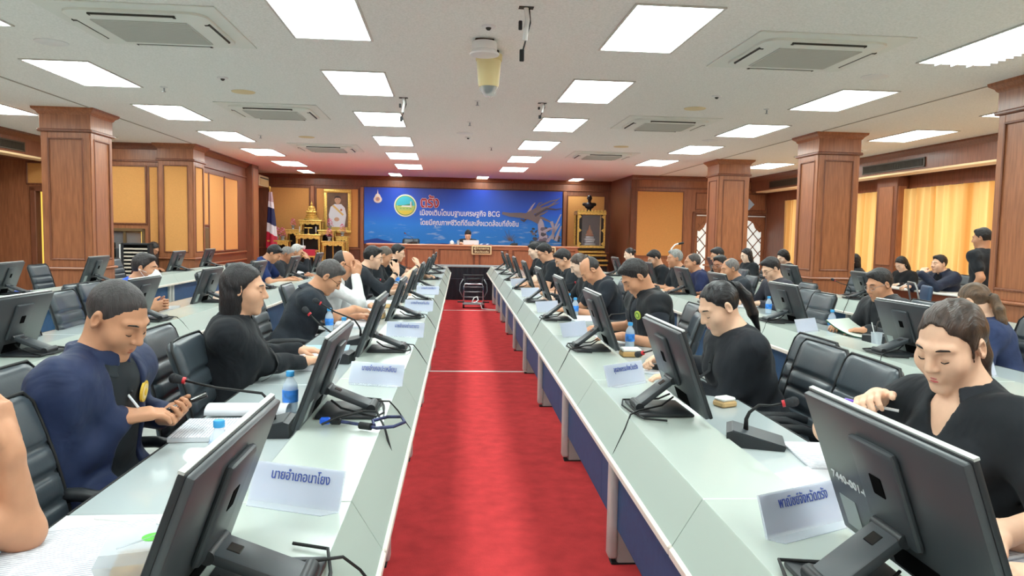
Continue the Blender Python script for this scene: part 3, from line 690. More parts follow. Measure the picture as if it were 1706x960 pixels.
FL_, FR_ = -PI/2, PI/2        # facing the aisle from the left rows (+x) and from the right rows (-x)
G1 = 'black leather conference chairs'
# local backrest top is about .33 behind the chair centre
for x, y, rz, lab in (
    (-.87, 1.93, FL_+.05, 'empty black leather chair between the bare forearm and the man in the navy jacket'),
    (-.84, 3.22, FL_+.05, 'empty black leather chair pushed in to the desk behind the man in the navy jacket'),
    (1.30, 3.12, FR_, 'empty black leather chair next to the woman with the black ponytail'),
    (1.28, 2.72, FR_-.05, 'empty black leather chair next to the woman with the purple pen'),
    (1.15, 4.45, FR_-.25, 'empty black leather chair between the vest man and the woman with the black ponytail'),
    (-2.52, 5.45, FL_+.05, 'empty grey-lit leather chair at the second left row behind the nearest head'),
    (-2.76, 6.12, FL_, 'empty leather chair just beyond it at the second left row'),
    (-2.48, 4.75, FL_, 'empty leather chair partly hidden by the nearest monitor of the second left row'),
    (-2.45, 8.1, FL_+.15, 'empty leather chair right of the man with the white face mask'),
    (-2.5, 9.35, FL_, 'empty leather chair beyond the second-row monitor left of the long-haired woman'),
    (-2.5, 10.1, FL_, 'far leather chair behind the black-haired woman at the left'),
    (-4.70, 9.1, FL_, 'empty grey-lit leather chair at the outermost left desks before the column'),
    (-4.78, 11.2, FL_, 'empty leather chair at the outermost left desks below the booth window'),
    (2.98, 6.68, FR_, 'empty leather chair left of a second one at the second right row'),
    (2.85, 6.15, FR_, 'empty leather chair behind the green folder at the second right row'),
    (5.0, 9.35, FR_+.1, 'empty leather chair before the middle right column'),
): chair(x, y, rz, lab, G1)

# ================================================================== TABLE-TOP THINGS
def nameplate(x, y, rz, text, label, z=.7505, w_=.26, group='acrylic nameplates'):
    t = thing('nameplate', label, 'nameplate', (x, y, z), rz, group)
    hw = w_/2; H = .098; sl = .34; T = Matrix.Rotation(-sl, 4, 'X') if False else None
    up = Vector((0, math.sin(sl), math.cos(sl))); no = Vector((0, -math.cos(sl), math.sin(sl)))
    M = Matrix(((1, up.x, no.x, 0), (0, up.y, no.y, 0), (0, up.z, no.z, .002), (0, 0, 0, 1)))
    obj('front_panel', B().box(-hw, hw, 0, H, 0, .0022, 0, 1, M), ACRYL, t)
    obj('rear_panel', B().box(-hw, hw, 0, H, -.0045, -.0025, 0, 1, M), ACRYL, t)
    obj('foot', B().prism([(-hw, 0), (hw, 0), (hw-.03, -.035), (-hw+.02, -.035)], 0, .002, 'z'), ACRYL, t)
    obj('name_card', B().box(-hw+.004, hw-.004, .045, H-.004, -.0022, -.0004, 0, 1, M), CARD, t)
    obj('card_lower', B().box(-hw+.004, hw-.004, .006, .045, -.0022, -.0006, 0, 1, M), mat('card_blank', (214, 218, 238), .6), t)
    if text: lettering(text, .034, INKB, t, M @ Matrix.Translation((.01, .060, .0030)), fit=w_*.64, bold=.004)
    return t
nameplate(-.41, 1.82, -.36, 'นายอำเภอนาโยง', 'acrylic nameplate beside the nearest left monitor')
nameplate(-.375, 3.30, -.30, 'นายอำเภอปะเหลียน', 'acrylic nameplate just beyond the second left monitor')
nameplate(-.36, 4.84, -.25, 'นายอำเภอย่านตาขาว', 'acrylic nameplate just beyond the third left monitor')
nameplate(-.36, 6.45, -.25, 'นายอำเภอกันตัง', 'acrylic nameplate just beyond the fourth left monitor')
nameplate(-.36, 8.2, -.2, 'นายอำเภอสิเกา', 'acrylic nameplate just beyond the fifth left monitor')
nameplate(.83, 1.64, .42, 'พาณิชย์จังหวัดตรัง', 'acrylic nameplate beside the nearest right monitor')
nameplate(.79, 3.34, .62, 'อุตสาหกรรมจังหวัดตรัง', 'acrylic nameplate just beyond the second right monitor')
nameplate(.80, 4.95, .7, None, 'blank-looking acrylic nameplate before the third right monitor')
nameplate(.80, 6.5, .6, None, 'blank-looking acrylic nameplate before the fifth right monitor')
nameplate(.80, 8.1, .6, None, 'blank-looking acrylic nameplate beyond the fifth right monitor')
nameplate(.80, 9.8, .6, None, 'acrylic nameplate beyond the sixth right monitor')
nameplate(2.62, 5.30, .55, None, 'acrylic nameplate beside the green folder at the second right row')
nameplate(2.66, 7.0, .55, None, 'acrylic nameplate left of the bottle at the second right row')
nameplate(2.66, 3.55, .3, 'ธนาคารออมสิน', 'white nameplate behind the shoulder of the woman with the purple pen', w_=.3)

BOT = []
def bottle(x, y, label, z=.7215, k=1.0):
    if BOT: return dup(BOT[0], (x, y, z), random.uniform(0, 6), label, 'small water bottles')
    t = thing('water_bottle', label, 'bottle', (x, y, z), 0, 'small water bottles')
    obj('body', B().lathe([(.024, 0), (.029, .006), (.030, .05), (.028, .062), (.030, .075), (.030, .10), (.026, .118), (.015, .135), (.0125, .142), (.0125, .15)], 20), GLASSW, t, True)
    obj('label', B().lathe([(.0306, .045), (.0308, .046), (.0308, .092), (.0306, .093)], 20), BOTLAB, t, True)
    obj('water', B().lathe([(.022, .003), (.027, .008), (.0275, .11), (.002, .111)], 16), WATER, t, True)
    obj('cap', B().lathe([(.0155, .146), (.016, .148), (.016, .163), (.0145, .166)], 18), BOTCAP, t, True)
    BOT.append(t); return t
for x, y, lab in ((-.66, 2.90, 'water bottle with blue cap behind the second left monitor'), (-.69, 2.14, 'water bottle with blue cap half hidden behind the nearest left monitor'),
                  (1.10, 4.62, 'water bottle with blue cap before the man in the vest'), (1.03, 6.44, 'water bottle before the bald man in the black polo shirt'), (1.04, 6.9, 'second water bottle before the bald man in the black polo shirt'),
                  (-.93, 5.3, 'water bottle at the elbow of the man in glasses'), (-.74, 4.75, 'water bottle behind the third left monitor'),
                  (2.98, 6.85, 'water bottle with blue label beside the second-row monitor on the right'), (2.96, 5.60, 'water bottle before the green folder on the right'),
                  (-.86, 10.2, 'water bottle before the man on the phone'), (-2.95, 12.0, 'water bottle before the man in the navy polo at the far left'), (-2.65, 13.6, 'far water bottle on the second left row')):
    bottle(x, y, lab)

MIC = []
def mic(x, y, rz, label, z=.7215, h=.20, reach=.20, src=None):
    """gooseneck conference microphone; local +y = towards the sitter"""
    key = (h, reach)
    t = thing('conference_microphone', label, 'microphone', (x, y, z), rz, 'gooseneck microphones')
    obj('base', B().prism([(-.095, 0), (.095, 0), (.10, .014), (-.078, .056), (-.095, .050)], -.075, .075, 'x'), BLACKP, t)
    obj('top_plate', B().prism([(.094, .0158), (.098, .0182), (-.074, .0588), (-.078, .0562)], -.071, .071, 'x'), GREYP, t)
    P = [(0, -.03, .045), (0, -.03, .085), (0, -.02, .11), (0, .01, .13+h*.15), (0, reach*.6, .11+h*.6), (0, reach, .10+h)]
    obj('gooseneck', B().tube(P, .0055, 8, radii=[.009, .007, .006, .005, .0045, .0045]), RUBBER, t, 'all')
    d = (Vector(P[-1])-Vector(P[-2])).normalized(); q = Vector(P[-1])
    obj('red_ring', B().cyl(q-d*.004, q+d*.006, .0125, n=14), mat('mic_ring_red', (190, 40, 50), .4), t, True)
    obj('head', B().ball(q+d*.035, .018, 14, (1, 1, 1)).cyl(q+d*.006, q+d*.036, .013, .018, 14), mat('mic_foam', (46, 48, 52), .95, bump=(900, .5, .002)), t, 'all')['kind'] = 'stuff'
    return t
mic(-.68, 2.60, PI/2+.05, 'gooseneck microphone on a black base before the man in the navy jacket', h=.09, reach=.27)
mic(-.68, 4.05, PI/2-.1, 'gooseneck microphone with red ring beside the third left monitor', h=.16, reach=.14)
mic(-.66, 4.72, PI/2+.2, 'gooseneck microphone leaning to the man in glasses', h=.16, reach=.22)
mic(1.04, 2.46, -PI/2-.35, 'gooseneck microphone standing free on the right desk before the empty chairs', h=.05, reach=.09)
mic(1.10, 3.85, -PI/2+2.4, 'gooseneck microphone with red ring by the nameplate in front of the ponytail woman', h=-.02, reach=.12)
mic(1.12, 5.35, -PI/2+.6, 'gooseneck microphone pointing at the man in the vest', h=.04, reach=.20)
mic(1.12, 8.3, -PI/2, 'gooseneck microphone before the woman bending forward at the far right', h=.08, reach=.20)
mic(2.98, 5.0, -PI/2+.8, 'gooseneck microphone before the man in the black jacket', h=.06, reach=.16)
mic(4.95, 9.0, -PI/2+2.7, 'gooseneck microphone on the outermost right desk below the column', h=.10, reach=.16)
mic(-.72, 8.6, PI/2, 'small gooseneck microphone before the man on the phone', h=.06, reach=.2)
mic(-.72, 11.8, PI/2, 'farthest gooseneck microphone on the left desks', h=.08, reach=.2)
mic(1.1, 12.0, -PI/2+2.2, 'far gooseneck microphone with a red head on the right desks', h=.08, reach=.2)
mic(4.75, 3.9, -PI/2, 'gooseneck microphone at the far right edge by the outermost monitor', h=.06, reach=.16)

def printed():
    m = bpy.data.materials.new('printed_page'); m.use_nodes = True; nt = m.node_tree; b = nt.nodes['Principled BSDF']
    tc = nt.nodes.new('ShaderNodeTexCoord'); mp = nt.nodes.new('ShaderNodeMapping'); mp.inputs['Scale'].default_value = (1, 62, 1)
    wv = nt.nodes.new('ShaderNodeTexWave'); wv.bands_direction = 'Y'; wv.inputs['Scale'].default_value = .5; wv.inputs['Distortion'].default_value = 0
    n = nt.nodes.new('ShaderNodeTexNoise'); n.inputs['Scale'].default_value = 60
    mul = nt.nodes.new('ShaderNodeMath'); mul.operation = 'MULTIPLY'
    r = nt.nodes.new('ShaderNodeValToRGB'); r.color_ramp.elements[0].position = .30; r.color_ramp.elements[1].position = .42
    r.color_ramp.elements[0].color = srgb(222, 225, 232); r.color_ramp.elements[1].color = srgb(168, 172, 186)
    nt.links.new(tc.outputs['Object'], mp.inputs[0]); nt.links.new(mp.outputs[0], wv.inputs[0]); nt.links.new(tc.outputs['Object'], n.inputs[0])
    nt.links.new(wv.outputs[1], mul.inputs[0]); nt.links.new(n.outputs[0], mul.inputs[1]); nt.links.new(mul.outputs[0], r.inputs[0]); nt.links.new(r.outputs[0], b.inputs['Base Color'])
    b.inputs['Roughness'].default_value = .8
    return m
PRINTED = printed()
def paper(x, y, rz, label, w_=.21, l_=.297, h=.004, z=.722, curl=0, name='document', text=True, group=None, m_=None):
    t = thing(name, label, 'paper', (x, y, z), rz, group)
    if h > .002: obj('page_stack', B().box(-w_/2, w_/2, -l_/2, l_/2, 0, h-.0006, .0008), PAPER, t)
    def fn(a, b_): return ((a-.5)*w_, (b_-.5)*l_, h + curl*max(0, (b_-.55)/.45)**2)
    s = B().sheet(4, 14, fn)
    r = bmesh.ops.extrude_face_region(s.b, geom=s.b.faces[:]); bmesh.ops.translate(s.b, vec=(0, 0, .0006), verts=[v for v in r['geom'] if isinstance(v, bmesh.types.BMVert)])
    obj('top_page', s, m_ or (PRINTED if text else PAPER), t)
    return t
paper(-.83, 2.62, -1.50, 'open printed report with a page rolled back before the man in the navy jacket', .26, .30, .016)
t = thing('turned_page', 'rolled-back white pages of the report beside the table microphone', 'paper', (-.80, 2.83, .740), 0)
obj('page', B().sheet(2, 16, lambda a, b_: ((a-.5)*.30, .07*math.cos(PI*(1.05-b_*1.1))*.8, .034*math.sin(PI*min(1, max(0, b_*1.02))))), PAPER, t, 'all')
paper(-.80, 1.55, .35, 'printed pages under the bare forearm in the near left corner', .30, .42, .010)
paper(-.76, 1.74, .02, 'white sheet beyond the food box in the near left corner', .40, .20, .003, text=False)
paper(1.25, 2.30, -.12, 'printed sheets before the empty right chairs', .26, .30, .006)
paper(1.09, 2.02, .45, 'blank white sheet before the nearest right nameplate', .24, .30, .003, text=False)
paper(1.22, 1.42, -.3, 'written page under the pen at the right edge', .26, .34, .006, text=True)
paper(1.10, 3.85, -.6, 'white pages under the writing hand of the ponytail woman', .26, .30, .010, text=False)
paper(1.08, 4.95, .1, 'open printed pages under the hands of the man in the vest', .30, .42, .008)
paper(1.05, 6.2, 0, 'white pages before the bald man in the black polo shirt', .30, .4, .01, text=False)
paper(1.02, 7.6, 0, 'white pages before the bending woman', .28, .4, .008, text=False)
paper(1.02, 9.3, 0, 'far white pages on the right desks', .28, .5, .008, text=False)
paper(-.80, 3.95, .1, 'thick white report under the hands of the long-haired woman', .26, .36, .03, text=False)
paper(-.78, 4.35, .1, 'closed report with a pale blue cover beyond the hands of the long-haired woman', .26, .28, .024, text=False, m_=mat('pale_blue_cover', (150, 185, 205), .5))
paper(-.80, 5.7, .1, 'white pages before the man in glasses', .3, .45, .012, text=False)
paper(-.80, 7.4, 0, 'white pages before the bald man in the white shirt', .3, .5, .01, text=False)
paper(-.80, 9.6, 0, 'far white pages on the left desks', .3, .5, .01, text=False)
paper(-2.62, 6.75, .3, 'thin grey tablet-like folder on the second left desk row', .2, .3, .004, text=False, m_=mat('grey_folder', (150, 155, 156), .5))
paper(3.02, 7.6, 0, 'white pages before the man in glasses at the second right row', .26, .36, .008, text=False)
paper(3.0, 4.6, .2, 'pale plastic folder before the navy-clad woman', .24, .32, .004, text=False, m_=mat('pale_folder', (206, 218, 208), .4))
paper(2.95, 9.9, 0, 'white pages at the far second right row', .26, .6, .008, text=False)
paper(-2.68, 12.7, 0, 'white pages at the far second left row', .26, .8, .008, text=False)
# open green folder
t = thing('ring_folder', 'open folder with green cover and fanned white pages on the second right row', 'folder', (3.03, 5.30, .7225), .5)
obj('cover', B().sheet(3, 8, lambda a, b_: ((a-.5)*.30, (b_-.5)*.30+.05, .002+.10*b_*b_)), mat('green_cover', (34, 120, 92), .4), t, 'all')
obj('cover_inside', B().sheet(3, 8, lambda a, b_: ((a-.5)*.29, (b_-.5)*.29+.05, .008+.10*b_*b_)), mat('pale_folder', (206, 218, 208), .4), t, 'all')
obj('pages', B().sheet(3, 8, lambda a, b_: ((a-.5)*.28, -.10-b_*.22, .006+.05*math.sin(b_*PI*.6))), PAPER, t, 'all')
# food box, straw, pens
t = thing('food_box', 'clear plastic snack box with a round green sticker in the near left corner', 'box', (-.63, 1.53, .722), .25)
obj('lid', B().prism([(-.10, .05), (.10, .05), (.088, .075), (-.088, .075)], -.07, .07, 'y'), GLASSW, t)
obj('tray', B().prism([(-.085, 0), (.085, 0), (.10, .05), (-.10, .05)], -.07, .07, 'y'), mat('tray_clear', (235, 240, 240), .15, alpha=.4), t)
obj('sticker', B().cyl((0, 0, .0752), (0, 0, .0765), .021, n=24), mat('sticker_green', (96, 200, 70), .5), t)
obj('snack', B().box(-.075, .075, -.055, .055, .004, .036, .014, 3), mat('snack', (206, 168, 120), .8, noise=(40, .4)), t, True)
obj('lid_rib', B().tube([(-.06, -.045, .0765), (0, .0, .0768), (.07, .05, .0765)], .0018, 6), GLASSW, t)
t = thing('drinking_straw', 'thin white wrapped straw lying on the near left desk', 'straw', (-.76, 1.785, .7265), -.22)
obj('tube', B().tube([(-.11, 0, 0), (.12, 0, 0)], .0042, 8), WHITEP, t); obj('end', B().tube([(-.125, 0, 0), (-.11, 0, 0)], .005, 8), WHITEP, t)
def pen(x, y, z, d, label, c):
    t = thing('pen', label, 'pen', (x, y, z)); d = Vector(d).normalized()
    obj('barrel', B().tube([(0, 0, 0), d*.11], .0042, 8), mat('pen_clear', (225, 228, 235), .3), t)
    obj('cap', B().tube([d*.11, d*.14], .0046, 8), mat('pen_'+c[0], c[1], .35), t)
pen(1.20, 1.50, .7345, (1, .30, .0), 'clear ballpoint pen lying on the page at the right edge', ('white', (220, 222, 228)))
# cups, tissue, snack boxes
def small_box(x, y, label, col, w_=.12, l_=.10, h=.05, rz=0, lidcol=(238, 238, 234)):
    t = thing('snack_box', label, 'box', (x, y, .7225), rz)
    obj('tray', B().box(-w_/2, w_/2, -l_/2, l_/2, 0, h*.6, .006), mat('kraft_%d' % col[0], col, .7), t)
    obj('lid', B().box(-w_/2+.004, w_/2-.004, -l_/2+.004, l_/2-.004, h*.6, h, .006), mat('box_lid', lidcol, .5), t)
small_box(1.03, 4.30, 'small brown card box beside the third right monitor', (188, 150, 96))
small_box(-.70, 6.15, 'paper food box with a clear lid behind the third left monitor', (196, 160, 110), .16, .14, .07)
small_box(-.72, 7.0, 'second paper food box on the left desks before the white shirt', (206, 170, 120), .16, .12, .06)
small_box(1.14, 3.02, 'crumpled beige snack bag behind the second right monitor', (206, 188, 150), .08, .07, .04, .4, (214, 198, 160))
t = thing('glass_cup', 'clear plastic cup with a straw before the second-row right monitor', 'cup', (2.86, 4.80, .7215))
obj('cup', B().lathe([(.026, 0), (.03, .004), (.038, .09), (.0385, .092)], 20), GLASSW, t, True)
obj('straw', B().tube([(.01, 0, .01), (-.02, 0, .09), (-.035, .01, .16)], .003, 6), WHITEP, t)
t = thing('tissue', 'crumpled white tissue before the man with clasped hands', 'tissue', (-2.72, 6.35, .728))
obj('sheet', B().sheet(8, 8, lambda a, b_: ((a-.5)*.16, (b_-.5)*.12, .012+.012*math.sin(a*9)*math.cos(b_*8))), PAPER, t, 'all')
# ================================================================== PEOPLE: smooth blended volumes meshed as one continuous skin
F4 = np.float32
class Field:
    def __init__(s, lo, hi, step):
        s.lo = np.array(lo, F4); s.st = F4(step)
        s.n = np.maximum(4, np.ceil((np.array(hi)-np.array(lo))/step).astype(int)+1)
        s.D = np.full(s.n, .12, F4)
        s.ax = [s.lo[i] + s.st*np.arange(s.n[i], dtype=F4) for i in range(3)]
    def sl(s, lo, hi):
        a = np.clip(np.floor((np.array(lo)-s.lo)/s.st).astype(int), 0, s.n); b = np.clip(np.ceil((np.array(hi)-s.lo)/s.st).astype(int)+1, 0, s.n)
        if np.any(b <= a): return None
        return tuple(slice(int(i), int(j)) for i, j in zip(a, b))
    def pts(s, S): return s.ax[0][S[0]][:, None, None], s.ax[1][S[1]][None, :, None], s.ax[2][S[2]][None, None, :]
    def comb(s, S, d, k, sub=False):
        A = s.D[S]
        if sub:
            d = -d
            if k <= 0: s.D[S] = np.maximum(A, d); return
            h = np.clip(.5-.5*(A-d)/k, 0, 1); s.D[S] = A*(1-h)+d*h+k*h*(1-h)
        else:
            if k <= 0: s.D[S] = np.minimum(A, d); return
            h = np.clip(.5+.5*(A-d)/k, 0, 1); s.D[S] = A*(1-h)+d*h-k*h*(1-h)
    def cap(s, p0, p1, r0, r1=None, k=.02, sub=False):
        r1 = r0 if r1 is None else r1
        p0, p1 = np.array(p0, F4), np.array(p1, F4); m = max(r0, r1)+k+.02
        S = s.sl(np.minimum(p0, p1)-m, np.maximum(p0, p1)+m)
        if S is None: return s
        X, Y, Z = s.pts(S); d = p1-p0; L = max(float(d @ d), 1e-9)
        t = np.clip(((X-p0[0])*d[0]+(Y-p0[1])*d[1]+(Z-p0[2])*d[2])/L, 0, 1)
        q = np.sqrt((X-p0[0]-t*d[0])**2+(Y-p0[1]-t*d[1])**2+(Z-p0[2]-t*d[2])**2) - (r0+(r1-r0)*t)
        s.comb(S, q.astype(F4), k, sub); return s
    def loc(s, S, c, R):
        X, Y, Z = s.pts(S); x, y, z = X-F4(c[0]), Y-F4(c[1]), Z-F4(c[2])
        if R is None: return x, y, z
        return tuple(x*F4(R[0, i])+y*F4(R[1, i])+z*F4(R[2, i]) for i in range(3))
    def ell(s, c, r, R=None, k=.02, sub=False):
        m = max(r)+k+.02
        S = s.sl(np.array(c)-m, np.array(c)+m)
        if S is None: return s
        x, y, z = s.loc(S, c, R)
        k0 = np.sqrt((x/r[0])**2+(y/r[1])**2+(z/r[2])**2); k1 = np.sqrt((x/r[0]**2)**2+(y/r[1]**2)**2+(z/r[2]**2)**2)+1e-6
        s.comb(S, (k0*(k0-1)/k1).astype(F4), k, sub); return s
    def box(s, c, h, rad, R=None, k=.01, sub=False):
        m = float(np.linalg.norm(h))+rad+k+.02
        S = s.sl(np.array(c)-m, np.array(c)+m)
        if S is None: return s
        x, y, z = s.loc(S, c, R)
        qx, qy, qz = np.abs(x)-h[0], np.abs(y)-h[1], np.abs(z)-h[2]
        d = np.sqrt(np.maximum(qx, 0)**2+np.maximum(qy, 0)**2+np.maximum(qz, 0)**2)+np.minimum(np.maximum(qx, np.maximum(qy, qz)), 0)-rad
        s.comb(S, d.astype(F4), k, sub); return s
    def collar(s, c, R, r0, h, flare, th, gap, sy=1.0, k=.004):
        m = r0+h+.05
        S = s.sl(np.array(c)-m, np.array(c)+m)
        if S is None: return s
        x, y, z = s.loc(S, c, R)
        rho = np.sqrt(x**2+(y/sy)**2); zz = np.clip(z, 0, h)
        d = np.sqrt((rho-(r0+flare*(h-zz)))**2+(z-zz)**2)-th
        ang = np.arctan2(np.abs(x), y)
        d = np.maximum(d, (gap-ang)*r0)
        s.comb(S, d.astype(F4), k); return s
    def wrinkle(s, amp, seed=0, f=30):
        X, Y, Z = s.ax[0][:, None, None], s.ax[1][None, :, None], s.ax[2][None, None, :]
        q = np.sin(F4(f)*(Z*.8+X*.5+Y*.2)+3*np.sin(9*(X-Y)+seed)+seed) * np.sin(11*(Y+Z*.4)+2.1*seed+2*np.sin(8*X))
        q = q + .5*np.sin(F4(f*1.7)*(Z*.5-X*.4+Y*.8)+2.5*np.sin(11*X+7*Z+seed*1.3))
        s.D += (amp*q).astype(F4); return s
    def mesh(s):
        D = s.D; nx, ny, nz = D.shape
        I = D < 0
        c = np.zeros((nx-1, ny-1, nz-1), np.int8); offs = [(i, j, k) for i in (0, 1) for j in (0, 1) for k in (0, 1)]
        for i, j, k in offs: c += I[i:nx-1+i, j:ny-1+j, k:nz-1+k]
        act = np.argwhere((c > 0) & (c < 8))
        if len(act) == 0: return np.zeros((0, 3), F4), np.zeros((0, 4), np.int32)
        vid = np.full((nx-1, ny-1, nz-1), -1, np.int32); vid[act[:, 0], act[:, 1], act[:, 2]] = np.arange(len(act))
        V = np.stack([D[act[:, 0]+i, act[:, 1]+j, act[:, 2]+k] for i, j, k in offs], 1)
        O = np.array(offs, F4); P = np.zeros((len(act), 3), F4); C = np.zeros((len(act), 1), F4)
        for a in range(8):
            for b in range(a+1, 8):
                if np.abs(O[a]-O[b]).sum() != 1: continue
                va, vb = V[:, a], V[:, b]; m = ((va < 0) != (vb < 0))
                t = np.where(m, va/(va-vb+1e-12), 0)[:, None]
                P += np.where(m[:, None], O[a]+t*(O[b]-O[a]), 0); C += m[:, None]
        P = (act+P/C)*s.st+s.lo
        Q = []
        def faces(sl0, sl1, cells, flip):
            a, b = I[sl0], I[sl1]
            for inv in (False, True):
                w = np.argwhere((a & ~b) if not inv else (~a & b))
                if len(w) == 0: continue
                q = np.stack([vid[w[:, 0]+o[0], w[:, 1]+o[1], w[:, 2]+o[2]] for o in cells], 1)
                Q.append(q[:, ::-1] if (inv != flip) else q)
        N = slice(None)
        faces((slice(0, nx-1), slice(1, ny-1), slice(1, nz-1)), (slice(1, nx), slice(1, ny-1), slice(1, nz-1)), [(0, 0, 0), (0, 1, 0), (0, 1, 1), (0, 0, 1)], False)
        faces((slice(1, nx-1), slice(0, ny-1), slice(1, nz-1)), (slice(1, nx-1), slice(1, ny), slice(1, nz-1)), [(0, 0, 0), (0, 0, 1), (1, 0, 1), (1, 0, 0)], False)
        faces((slice(1, nx-1), slice(1, ny-1), slice(0, nz-1)), (slice(1, nx-1), slice(1, ny-1), slice(1, nz)), [(0, 0, 0), (1, 0, 0), (1, 1, 0), (0, 1, 0)], False)
        return P, np.concatenate(Q)
def cluster(P, Q, hid, size):
    """coarsen the part of a mesh that cloth hides"""
    key = np.floor(P/size).astype(np.int64); key = key[:, 0]*73856093 ^ key[:, 1]*19349663 ^ key[:, 2]*83492791
    key = np.where(hid, key, -np.arange(len(P), dtype=np.int64)-(1 << 60))
    u, inv = np.unique(key, return_inverse=True)
    cnt = np.bincount(inv).astype(F4); R = np.stack([np.bincount(inv, P[:, i])/cnt for i in range(3)], 1)
    q = inv[Q]
    ok = (q[:, 0] != q[:, 1]) & (q[:, 1] != q[:, 2]) & (q[:, 2] != q[:, 3]) & (q[:, 3] != q[:, 0]) & (q[:, 0] != q[:, 2]) & (q[:, 1] != q[:, 3])
    bad = ~ok
    tri = []
    for f in q[bad]:
        g = []
        for v in f:
            if v not in g: g.append(v)
        if len(g) == 3: tri.append(g)
    return R, q[ok], np.array(tri, np.int64).reshape(-1, 3)
def np_obj(name, P, Q, m, parent, T=None, label=None):
    me = bpy.data.meshes.new(name); T = np.zeros((0, 3), np.int64) if T is None else T
    nq, ntr = len(Q), len(T)
    me.vertices.add(len(P)); me.vertices.foreach_set('co', np.ascontiguousarray(P, F4).ravel())
    me.loops.add(nq*4+ntr*3); me.loops.foreach_set('vertex_index', np.concatenate([Q.ravel(), T.ravel()]).astype(np.int32))
    me.polygons.add(nq+ntr)
    me.polygons.foreach_set('loop_start', np.concatenate([np.arange(nq)*4, nq*4+np.arange(ntr)*3]).astype(np.int32))
    me.polygons.foreach_set('use_smooth', np.ones(nq+ntr, bool))
    me.update(calc_edges=True); me.validate()
    me.materials.append(m)
    o = bpy.data.objects.new(name, me); COL.objects.link(o); o.parent = parent
    if label: o['label'] = label
    return o
def V3(*a): return np.array(a, float)
def nrm(v): return v/max(np.linalg.norm(v), 1e-9)
def rotm(ax, a):
    return np.array(Matrix.Rotation(a, 3, ax))
SKIN = {'tan': (200, 146, 114), 'light': (232, 188, 160), 'mid': (214, 164, 134), 'deep': (172, 118, 90), 'pale': (238, 204, 182)}
def skin_mat(k):
    nm = 'skin_'+k
    if nm in MATS: return MATS[nm]
    m = mat(nm, SKIN[k], .5, spec=.35, noise=(22, .06)); b = m.node_tree.nodes['Principled BSDF']
    return m
def cloth_mat(c, rough=.85, kind=''):
    nm = 'cloth_%d_%d_%d%s' % (*c, kind)
    if nm in MATS: return MATS[nm]
    m = mat(nm, c, rough, sheen=.04, spec=.25, noise=(18, .10), bump=(6, .45, .04))
    for n in m.node_tree.nodes:
        if n.type == 'TEX_NOISE' and n.inputs['Scale'].default_value == 6: n.inputs['Distortion'].default_value = .9; n.inputs['Detail'].default_value = 2.5
    return m
def hair_mat(c, tied=False):
    nm = 'hair_%d_%d_%d' % c + ('t' if tied else '')
    if nm in MATS: return MATS[nm]
    if tied: return mat(nm, c, .36, spec=.5, noise=(22, .55, (4, .7, .8)), bump=(60, .9, .005, (4, .6, .6)))
    return mat(nm, c, .42, spec=.45, noise=(26, .35, (3, 3, .5)), bump=(60, .9, .006, (3.5, 3.5, .35)))
LIPM = {k: mat('lips_'+k, tuple(int(a*b) for a, b in zip(v, (.90, .70, .70))), .4) for k, v in SKIN.items()}
LIPM['rosy'] = mat('lips_rosy', (204, 96, 100), .35)

